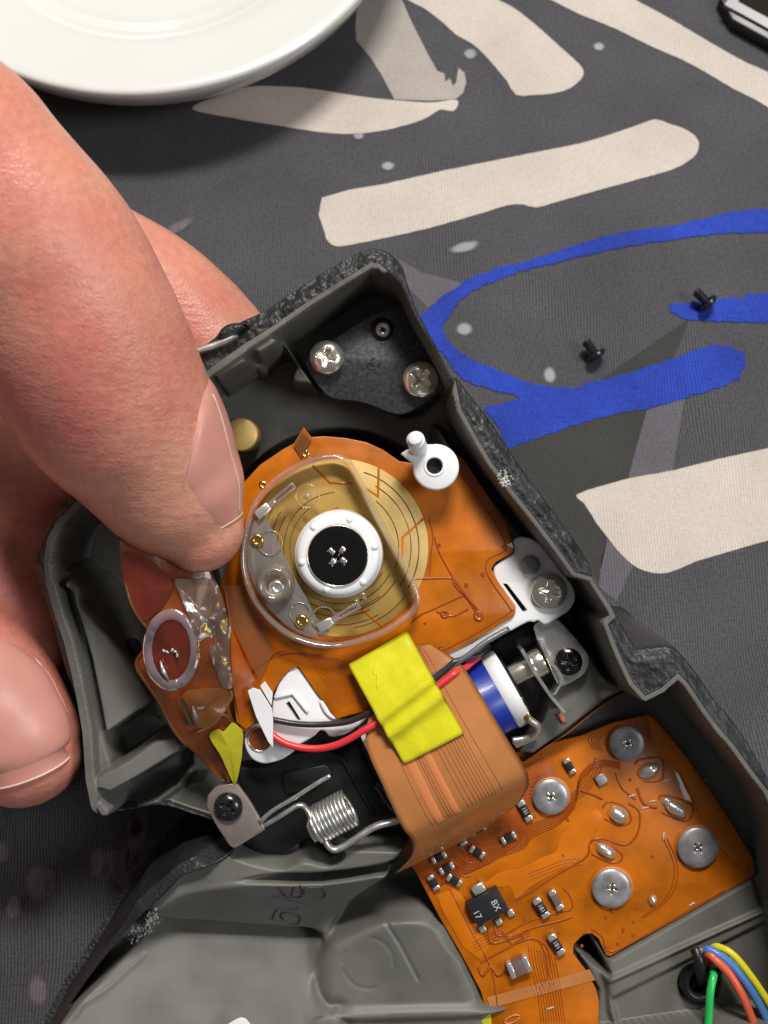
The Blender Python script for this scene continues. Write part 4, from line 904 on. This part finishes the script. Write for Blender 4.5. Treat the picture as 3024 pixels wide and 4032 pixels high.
# --- lower flex board with its parts
bz = -.46
bo = PP('J', [(1110,130),(1140,150),(1290,330),(1440,550),(1590,790),(1600,860),(1580,882),(1460,950),(1200,1095),(935,1243),(915,1235),(880,1160),(850,1138),(815,1140),(768,1188),(765,1230),(820,1300),(870,1390),(885,1450),(882,1552),(860,1700),(430,1700),(385,1552),(340,1400),(250,1230),(150,1060),(40,850),(-30,760),(150,500),(400,330),(640,270),(800,230),(950,170)], bz)
bd = part('lower_flex_board', prism(bo, .03, .01), 'kapton', auto=50, label='orange flex board with screws and solder joints')
part('copper_area', prism(smooth_poly(PP('J', [(350,930),(420,860),(520,840),(620,790),(690,760),(700,700),(740,660),(820,600),(880,570),(900,630),(850,690),(830,750),(800,810),(700,850),(560,930),(500,980),(470,920)], bz+.006), 2), .006, .003), 'kapton_pale', bd)
part('copper_area', prism(PP('J', [(1110,140),(1140,160),(1290,340),(1570,790),(1560,850),(1400,700),(1260,400),(1180,350),(1130,260)], bz+.005), .005, .003), 'kapton_pale', bd)
part('copper_area', prism(PP('J', [(230,930),(280,1000),(330,1110),(380,1200),(340,1260),(260,1200),(170,1040),(140,960)], bz+.006), .006, .003), 'kapton_pale', bd)
mb = MB()
def tr(pts, wd=.02, c='J', z=bz+.001, lift=.007): mb.add(*strip(smooth_poly(PP(c, pts, z), 4, False), wd, lift, .004))
for i in range(6):
    o = i*11; tr([(230+o*.2,880-o*.6),(420,790-o),(540-o*.2,740-o),(580-o*.3,690-o*.9),(690,640-o),(770,560-o*.8),(800,440-o*.6),(880,370-o*.5),(980,380-o*.5)], .012)
tr([(1020,540),(1070,580),(1060,680),(1000,730),(900,700),(840,720),(830,780),(700,860),(560,950),(500,980)], .02)
tr([(1050,360),(1070,340),(1160,330),(1180,360),(1170,430),(1090,440)], .018); tr([(1160,520),(1180,500),(1300,540),(1310,590),(1270,620),(1170,580)], .018)
tr([(900,560),(930,530),(1010,560),(1030,620),(980,640),(910,610)], .018); tr([(850,720),(870,705),(980,760),(985,800),(930,810),(850,770)], .018)
tr([(1060,470),(1090,540),(1150,560)], .035); tr([(960,400),(990,470),(1050,520)], .02); tr([(800,480),(860,500),(900,520)], .03)
tr([(375,1110),(390,1180),(480,1160),(580,1110),(700,1080),(760,1060)], .022); tr([(400,1100),(430,1150),(560,1080),(700,1040),(760,1020),(750,960),(720,930)], .016)
tr([(340,1270),(450,1210),(560,1160),(640,1190),(660,1280)], .02); tr([(330,1290),(350,1330),(390,1290),(420,1330),(470,1290)], .03); tr([(620,1190),(640,1240),(650,1330)], .014)
tr([(200,930),(300,1130),(390,1300),(420,1500)], .016); tr([(1460,935),(1200,1080),(945,1220),(900,1150),(850,1115)], .014)
for i in range(10): tr([(560+i*13,1200+i*4),(575+i*13,1300),(600+i*12,1400),(620+i*12,1540)], .006)
for i in range(7): tr([(300-i*20,640+i*30),(360-i*20,700+i*28),(440-i*24,680+i*32)], .014)
for pts, n_, dx, dy, wd in (([(160,600),(300,560),(420,470),(560,430),(640,400)], 6, 9, 14, .008), ([(900,300),(880,250),(940,210),(1010,190)], 4, -14, -4, .008),
        ([(300,1180),(420,1120),(470,1150),(560,1120)], 4, 6, 12, .008), ([(700,520),(780,480),(840,400),(870,330)], 4, 12, 6, .008), ([(1180,700),(1230,830),(1200,960),(1080,1060)], 2, 16, 0, .010),
        ([(560,860),(640,830),(720,800),(800,790)], 3, 6, 14, .008)):
    for i in range(n_): tr([(x+dx*i, y+dy*i) for x, y in pts], wd)
mb.go('copper_track', 'kapton_trace', bd)
for i in range(34):
    x, y = random.choice(((random.uniform(250,760), random.uniform(560,900)), (random.uniform(1000,1450), random.uniform(250,900)), (random.uniform(450,1100), random.uniform(1000,1200))))
    part('via', lathe(P('J',x,y,bz+.006), [(.001,.002),(.006,.002),(.009,.006),(.013,.004),(.016,-.004)], 14), 'kapton_trace', bd)
part('painted_board_shade', prism(PP('J', [(20,800),(160,560),(420,420),(620,330),(700,420),(560,620),(520,730),(380,820),(200,900),(100,950)], bz+.004), .004, .002), 'kapton_deep', bd)  # shade of ribbon and hinge painted as a darker sheet on the board
mb = MB(); mb2 = MB()
mb.add(*loft(PP('J', [(370,1430,bz+.008),(385,1480,bz+.008)]), PP('J', [(840,1300,bz+.008),(868,1350,bz+.008)]), 8)); mb.go('stiffener_band', 'copper_film', bd)
for i in range(7): mb2.add(*strip(PP('J', [(570+i*16,1368-i*4,bz+.011),(592+i*16,1425-i*4,bz+.011)]), .007, .001, .002))
mb2.go('band_line', 'copper_line', bd)
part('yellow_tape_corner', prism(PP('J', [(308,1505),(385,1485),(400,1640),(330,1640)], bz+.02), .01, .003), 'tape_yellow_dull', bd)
part('letter', tube([P('J',485+34*math.cos(a)-8*math.sin(a), 1530+18*math.sin(a)-8*math.cos(a), bz+.008) for a in [i*.35 for i in range(18)]], .008, 6), 'copper_bright', bd)
for x, y, r, rt in ((1015,265,83,.5),(663,510,82,.3),(1338,743,93,.9),(943,930,90,.2)):
    f_ = part('flange', lathe(P('J',x+2,y-4,bz+.02), [(.001,.004),(LEN('J',r+7),.004),(LEN('J',r+9),-.02)], 48), 'copper_bright', bd)
    part('screw', screw_head(P('J',x,y,bz+.045), LEN('J',r,bz), .022, .05, .30, .10, rt, .035, flat=True), 'blotched_steel', bd, label='flat blotchy grey cross-head screw')
    mb = MB()
    for k in range(4):
        a = rt+.5+k*math.pi/2; c = P('J',x,y,bz+.066); mb.add(*box(c+Vector((.032*math.cos(a), .032*math.sin(a), .003)), .034, .028, .03, a, .009))
    mb.go('recess_glint', 'nickel', bd)
def blob(c, x, y, rx, ry, rot, h, z):
    V = []; F = []; n = 24; m = 8; o = P(c, x, y, z)
    for i in range(m+1):
        ph = i/m*math.pi/2
        for k in range(n):
            a = 2*math.pi*k/n; r = math.sin(ph); px, py = LEN(c,rx)*r*math.cos(a), LEN(c,ry)*r*math.sin(a)
            px *= 1+.12*math.sin(a*2+x); 
            V.append(o+Vector((px*math.cos(rot)-py*math.sin(rot), px*math.sin(rot)+py*math.cos(rot), h*math.cos(ph)+.008*mnoise.noise(Vector((px*20, py*20, x))))))
    for i in range(m):
        for k in range(n): j = (k+1) % n; F.append((i*n+k, (i+1)*n+k, (i+1)*n+j, i*n+j))
    return V, F
for x, y, rx, ry, rt, h in ((1113,387,52,34,.35,.07),(1235,563,62,32,-.45,.08),(972,592,52,36,-.5,.08),(915,755,56,28,-.5,.07),(1130,983,21,24,0,.05),(1195,530,25,20,0,.03)):
    part('solder_joint', blob('J', x, y, rx, ry, rt, h, bz+.002), 'solder', bd)
# chips
R0 = math.radians(28)
ch = part('transistor', box(P('J',372,1018,bz+.12), LEN('J',165), LEN('J',120), .11, R0+.0, .015), 'chip_black', bd, auto=40, label='black three-legged transistor')
part('lead', box(P('J',332,935,bz+.06), LEN('J',62), LEN('J',45), .05, R0, .012), 'solder', bd)
for x, y in ((350,1118),(425,1085),(480,1045)): part('lead', box(P('J',x,y,bz+.04), LEN('J',32), LEN('J',32), .03, R0, .01), 'solder', bd)
def text(s, c, x, y, z, size, rot, m, parent, name='marking'):
    cu = bpy.data.curves.new('t', 'FONT'); cu.body = s; cu.size = size; cu.extrude = .0008; cu.align_x = 'CENTER'; cu.align_y = 'CENTER'
    ob = bpy.data.objects.new('t', cu); COL.objects.link(ob); dg = bpy.context.evaluated_depsgraph_get(); dg.update()
    me = bpy.data.meshes.new_from_object(ob.evaluated_get(dg)); o = P(c, x, y, z); M = Matrix.Translation(o) @ Matrix.Rotation(rot, 4, 'Z')
    V = [M @ v.co for v in me.vertices]; F = [tuple(p.vertices) for p in me.polygons]
    bpy.data.objects.remove(ob); bpy.data.curves.remove(cu); bpy.data.meshes.remove(me)
    return mesh(name, V, F, m, parent, smooth=False)
text('BX', 'J', 410, 1008, bz+.1215, .085, R0+math.pi/2+math.pi, 'ink_white', bd)
text('17', 'J', 325, 1050, bz+.1215, .085, R0-math.pi/2, 'ink_white', bd)
def smd(x, y, l, w_, rot, body, txt=None, z=.06):
    c = P('J', x, y, bz+z); L1, W1 = LEN('J', l), LEN('J', w_)
    o = part('resistor' if txt else 'capacitor', box(c, L1*.6, W1, z-.005, rot, .006), body, bd, auto=40)
    for s in (-1, 1):
        part('end_cap', box(c+Vector((math.cos(rot), math.sin(rot), 0))*s*L1*.38+Vector((0,0,.004)), L1*.24, W1*1.05, z-.002, rot, .008), 'solder', o)
    if txt: text(txt, 'J', x, y, bz+z+.001, W1*.75, rot-0, 'ink_white', bd)
smd(620,1022,100,38,math.radians(-58),'chip_black','181'); smd(688,985,100,34,math.radians(-62),'chip_brown'); smd(690,1190,105,38,math.radians(-58),'chip_black','181')
smd(518,1295,105,72,math.radians(22),'chip_brown',None,.1); smd(545,575,105,36,math.radians(-62),'chip_black','1S1',.05)
part('bare_chip', box(P('J',895,432,bz+.04), LEN('J',50), LEN('J',50), .038, R0, .01), 'blotched_steel', bd)
for x, y, r in ((470,700,28),(395,600,28),(250,700,-60),(185,840,28),(220,895,-30),(125,905,-60),(325,765,-30),(750,370,-60),(330,660,28),(150,790,28)):
    smd(x, y, 74, 32, math.radians(r), 'chip_black', None, .05)
mb = MB()
for x, y, r in ((1035,505,.3),(1130,530,.2),(1095,560,.2),(1180,690,1.4),(1310,1003,.5),(660,1480,.3),(1195,435,.4)):
    mb.add(*box(P('J',x,y,bz+.012), .07, .012, .01, r, .003))
mb.go('flux_fleck', 'glue', bd)
# ribbon fold highlights, handwriting, glue specks, sticker
def onH(c, x, y, lift=.006):
    v = P(c, x, y, -.3)
    for _ in range(6):
        i = int(round((v.y-ys[0])/ST)); j = int(round((v.x-xs[0])/ST)); h = H[min(max(i,0),len(ys)-1), min(max(j,0),len(xs)-1)]; v = P(c, x, y, float(h)+lift)
    return v
mb = MB()
for st in ([(360,765),(60,700)], [(120,690),(300,720),(300,640)], [(160,655),(230,720),(260,650)], [(250,700),(320,700),(330,665),(430,660),(465,700),(440,722),(390,715)],
           [(290,795),(140,795)], [(150,800),(130,830),(120,860),(100,850)], [(190,870),(175,830),(220,820),(290,840),(300,870),(275,895),(230,895)]):
    q = smooth_poly([Vector((x, y, 0)) for x, y in st], 8, False)
    mb.add(*strip([onH('O', v.x, v.y, .008) for v in q], .016, .002, .006))
mb.go('handwritten_number', 'ink_violet', frame, label='violet handwritten marks 5 1/5 on the grey plastic')
mb = MB()
for i in range(150):
    t = random.random(); x = 1010-150*t+random.gauss(0,22); y = 830+160*t+random.gauss(0,22)
    if x > 1040: continue
    p = onH('N', x, y, .002); mb.add(*lathe(p, [(.001,.012),(.008,.008),(.013,-.01)], 6, axis=(random.uniform(-.8,.8), random.uniform(-.8,.8), 1)))
for i in range(60):
    p = onH('G', 735+random.gauss(0,22)+0, 360+random.gauss(0,28), .002); mb.add(*lathe(p, [(.001,.008),(.006,.006),(.010,-.01)], 6, axis=(random.uniform(-.8,.8), random.uniform(-.8,.8), 1)))
props(mb.go('glue_speck', 'glue', frame, smooth=False), kind='stuff')
sq = chaikin([onH('K', x, y, .02) for x, y in ((760,1180),(850,1100),(935,1022),(965,1030),(1010,1150),(1010,1200))], 2, .2); zz = max(v.z for v in sq)
part('sticker', prism([Vector((v.x, v.y, zz)) for v in sq], .01, .003), 'paper', frame, label='corner of a white sticker')
# loom of coloured wires leaving a black grommet
gm = P('J',1345,1365,-.42)
gr = part('rubber_grommet', lathe(gm, [(LEN('J',45),-.1),(LEN('J',50),.03),(LEN('J',64),.07),(LEN('J',82),.04),(LEN('J',90),-.06)], 48, cap=False), 'black_plastic', label='black rubber grommet for the coloured wires')
part('black_sleeve', tube(smooth_poly(PP('J', [(1325,1205,-.25),(1345,1270,-.2),(1350,1330,-.3),(1345,1380,-.6)]), 5, False), [.05]*16, 14), 'black_plastic', gr)
def wire(pts, col, r=18): part(col+'_wire', tube(smooth_poly(PP('J', pts), 6, False), LEN('J', r), 14), 'wire_'+col)
wire([(1350,1360,-.6),(1370,1230,-.25),(1400,1215,-.18),(1490,1280,-.12),(1570,1380,-.1),(1640,1500,-.1),(1700,1640,-.1)], 'blue', 19)
wire([(1340,1350,-.6),(1380,1240,-.22),(1420,1260,-.14),(1480,1320,-.1),(1540,1420,-.08),(1590,1540,-.1),(1630,1660,-.1)], 'orange', 20)
wire([(1340,1340,-.6),(1400,1210,-.3),(1450,1205,-.2),(1510,1245,-.14),(1590,1345,-.1),(1680,1480,-.1)], 'yellow', 17)
wire([(1360,1350,-.6),(1420,1240,-.34),(1470,1260,-.28),(1550,1340,-.22),(1640,1480,-.2),(1720,1620,-.2)], 'white', 19)
wire([(1330,1370,-.6),(1390,1330,-.4),(1410,1320,-.2),(1395,1400,-.12),(1388,1500,-.12),(1380,1660,-.12)], 'green', 19)
wire([(1345,1350,-.6),(1370,1250,-.32),(1345,1215,-.22),(1400,1225,-.26),(1450,1270,-.3)], 'grey', 16)
wire([(1400,1400,-.6),(1460,1260,-.45),(1530,1290,-.42),(1660,1460,-.4)], 'black', 17)
# ------------------------------------------------------------------ THE HAND
hand_b = P('L', -700, 900, -.5)
person = thing('person', hand_b, MW, 'bare hand of a person holding the camera cover between thumb and curled fingers', 'person')
HV = []; HF = []
def limb(pts, na=44, sub=6, flat=.88, lumps=1):
    """pts = (x, y, radius px, h) in full-picture pixels from the tip inward"""
    cen = [P('L', p[0], p[1], p[3]) for p in pts]; rad = [LEN('L', p[2], p[3]) for p in pts]
    C = smooth_poly(cen, sub, False); Rv = smooth_poly([Vector((r, 0, 0)) for r in rad], sub, False); R_ = [v.x for v in Rv]
    t0 = (C[0]-C[1]).normalized(); cap_c = []; cap_r = []
    for i in range(8):                     # rounded tip
        a = math.radians(88-i*10); cap_c.append(C[0]+t0*R_[0]*.8*math.sin(a)); cap_r.append(R_[0]*math.cos(a))
    C = cap_c+C; R_ = cap_r+R_
    n0 = len(HV); N = len(C); z = Vector((0,0,1)); rings = []
    for i in range(N):
        t = (C[min(i+1, N-1)]-C[max(i-1, 0)]).normalized(); t = -t
        e1 = t.cross(z).normalized()*1; e2 = e1.cross(t).normalized()
        if e2.z < 0: e2 = -e2
        rings.append((C[i], e1, e2, R_[i]))
        for k in range(na):
            a = 2*math.pi*k/na
            v = C[i]+e1*math.cos(a)*R_[i]+e2*math.sin(a)*R_[i]*flat
            v = v+(v-C[i]).normalized()*lumps*(.022*mnoise.noise(v*1.6)+.008*mnoise.noise(v*5)) if R_[i] > .1 else v
            HV.append(v)
    for i in range(N-1):
        for k in range(na):
            j = (k+1) % na; HF.append((n0+i*na+k, n0+i*na+j, n0+(i+1)*na+j, n0+(i+1)*na+k))
    HF.append(tuple(range(n0, n0+na))[::-1]); HF.append(tuple(range(n0+(N-1)*na, n0+N*na)))
    return rings
def nail(rings, i0, i1, a0, a1, flat=.88, lift=1.03, taper=0, na=26):
    """curved nail plate over the rings i0..i1 (0 = tip) between two angles (degrees; 0 = right side, 90 = facing up)"""
    V = []; F = []; E = []; n = 26
    for s in range(n+1):
        u_ = s/n; f = i0+(i1-i0)*u_; i = int(f); fr = f-i; i2 = min(i+1, len(rings)-1)
        c = rings[i][0].lerp(rings[i2][0], fr); e1 = rings[i][1].lerp(rings[i2][1], fr).normalized(); e2 = rings[i][2].lerp(rings[i2][2], fr).normalized(); r = rings[i][3]*(1-fr)+rings[i2][3]*fr
        for k in range(na+1):
            t = k/na; q = abs(2*t-1)
            width = 1-.18*max(0, (u_-.6)/.4)**2-.10*max(0, (.25-u_)/.25)**2
            a = math.radians((a0+a1)/2+(a1-a0)/2*(2*t-1)*width*(1-taper*max(0, (u_-.45)/.55)**2))
            end = .0
            rr = r*(lift-.085*q**6-.06*max(0, (u_-.86)/.14)**2)
            v = c+e1*math.cos(a)*rr+e2*math.sin(a)*rr*flat
            # rounded cuticle end and rounded free edge
            back = (rings[min(i1, len(rings)-1)][0]-rings[i0][0]).normalized()
            v = v-back*(r*.32*q*q*(u_-.35))
            V.append(v)
    for s in range(n):
        for k in range(na):
            a = s*(na+1)+k; F.append((a, a+1, a+na+2, a+na+1))
    return V, F, [V[k] for k in range(na+1)], [V[s*(na+1)+na] for s in range(n+1)], [V[s*(na+1)] for s in range(n+1)]
thumb = limb([(445,1160,92,.60),(408,1108,138,.65),(364,1044,163,.72),(316,968,186,.84),(256,885,208,1.02),(205,798,222,1.2),(158,695,226,1.4),(105,590,226,1.55),(42,495,222,1.7),(-35,405,215,1.8),(-140,300,222,1.9),(-320,240,250,1.7),(-560,350,300,1.1),(-700,600,330,.4)])
idx = limb([(560,905,120,-1.55),(520,850,136,-1.6),(455,770,142,-1.65),(385,695,146,-1.65),(290,630,152,-1.6),(150,560,160,-1.5),(0,500,170,-1.3),(-250,480,190,-1.0),(-560,640,230,-.6),(-720,800,300,-.4)])
mid = limb([(70,1170,130,-1.1),(40,1135,145,-1.05),(0,1080,155,-1.0),(-150,980,165,-.9),(-450,900,220,-.6),(-700,900,320,-.5)])
low = limb([(75,1400,110,-.9),(50,1350,135,-.9),(-60,1240,150,-.8),(-250,1150,170,-.7),(-600,1050,260,-.5)])
ring_f = limb([(60,1645,120,-.25),(50,1622,136,-.25),(28,1590,150,-.25),(-10,1552,172,-.25),(-80,1490,188,-.25),(-180,1410,195,-.3),(-350,1300,220,-.4),(-650,1150,300,-.5)], lumps=.15)
heel = limb([(-150,2420,140,-.9),(-170,2200,160,-.9),(-260,1950,190,-.8),(-420,1650,240,-.7),(-650,1300,330,-.5)])
arm = limb([(-640,700,420,-.4),(-760,850,460,-.5),(-1000,1000,470,-.3),(-1500,1250,430,0),(-2400,1600,440,.2)], flat=.7)
hand = mesh('hand', HV, HF, 'skin', person)
rm = hand.modifiers.new('one_skin', 'REMESH'); rm.mode = 'VOXEL'; rm.voxel_size = .05; rm.use_smooth_shade = True
sm = hand.modifiers.new('soft', 'SMOOTH'); sm.factor = .5; sm.iterations = 8
dg = bpy.context.evaluated_depsgraph_get(); dg.update()
me2 = bpy.data.meshes.new_from_object(hand.evaluated_get(dg)); hand.modifiers.clear(); old = hand.data; hand.data = me2; bpy.data.meshes.remove(old)
if not me2.materials: me2.materials.append(MATS['skin'])
me2.shade_smooth()
V, F, fe, s1_, s2_ = nail(thumb, 8, 30, 103, 240, lift=1.035, taper=.35)
nl = mesh('thumb_nail', V, F, 'nail', person, label='pale pink thumb nail seen from the side')
mesh('nail_rim', *tube(fe, .006, 8), 'nail_edge', nl)
mesh('nail_fold', *tube([v for v in s2_], [.004+.013*math.sin(math.pi*i/26) for i in range(27)], 10), 'skin', nl)
mesh('nail_ridge', *tube([V[i*27+10] for i in range(1, 25)], .006, 8), 'nail_edge', nl)
V, F, fe, s1_, s2_ = nail(ring_f, 7, 34, 52, 166, lift=1.055)
nl = mesh('finger_nail', V, F, 'nail', person, label='broad nail of the lower finger')
mesh('nail_rim', *tube(fe, .010, 8), 'nail_edge', nl); mesh('nail_rim', *tube(s1_, .012, 8), 'nail_edge', nl)
mesh('nail_fold', *tube([v for v in s1_], [.004+.012*math.sin(math.pi*i/26) for i in range(27)], 10), 'skin', nl)
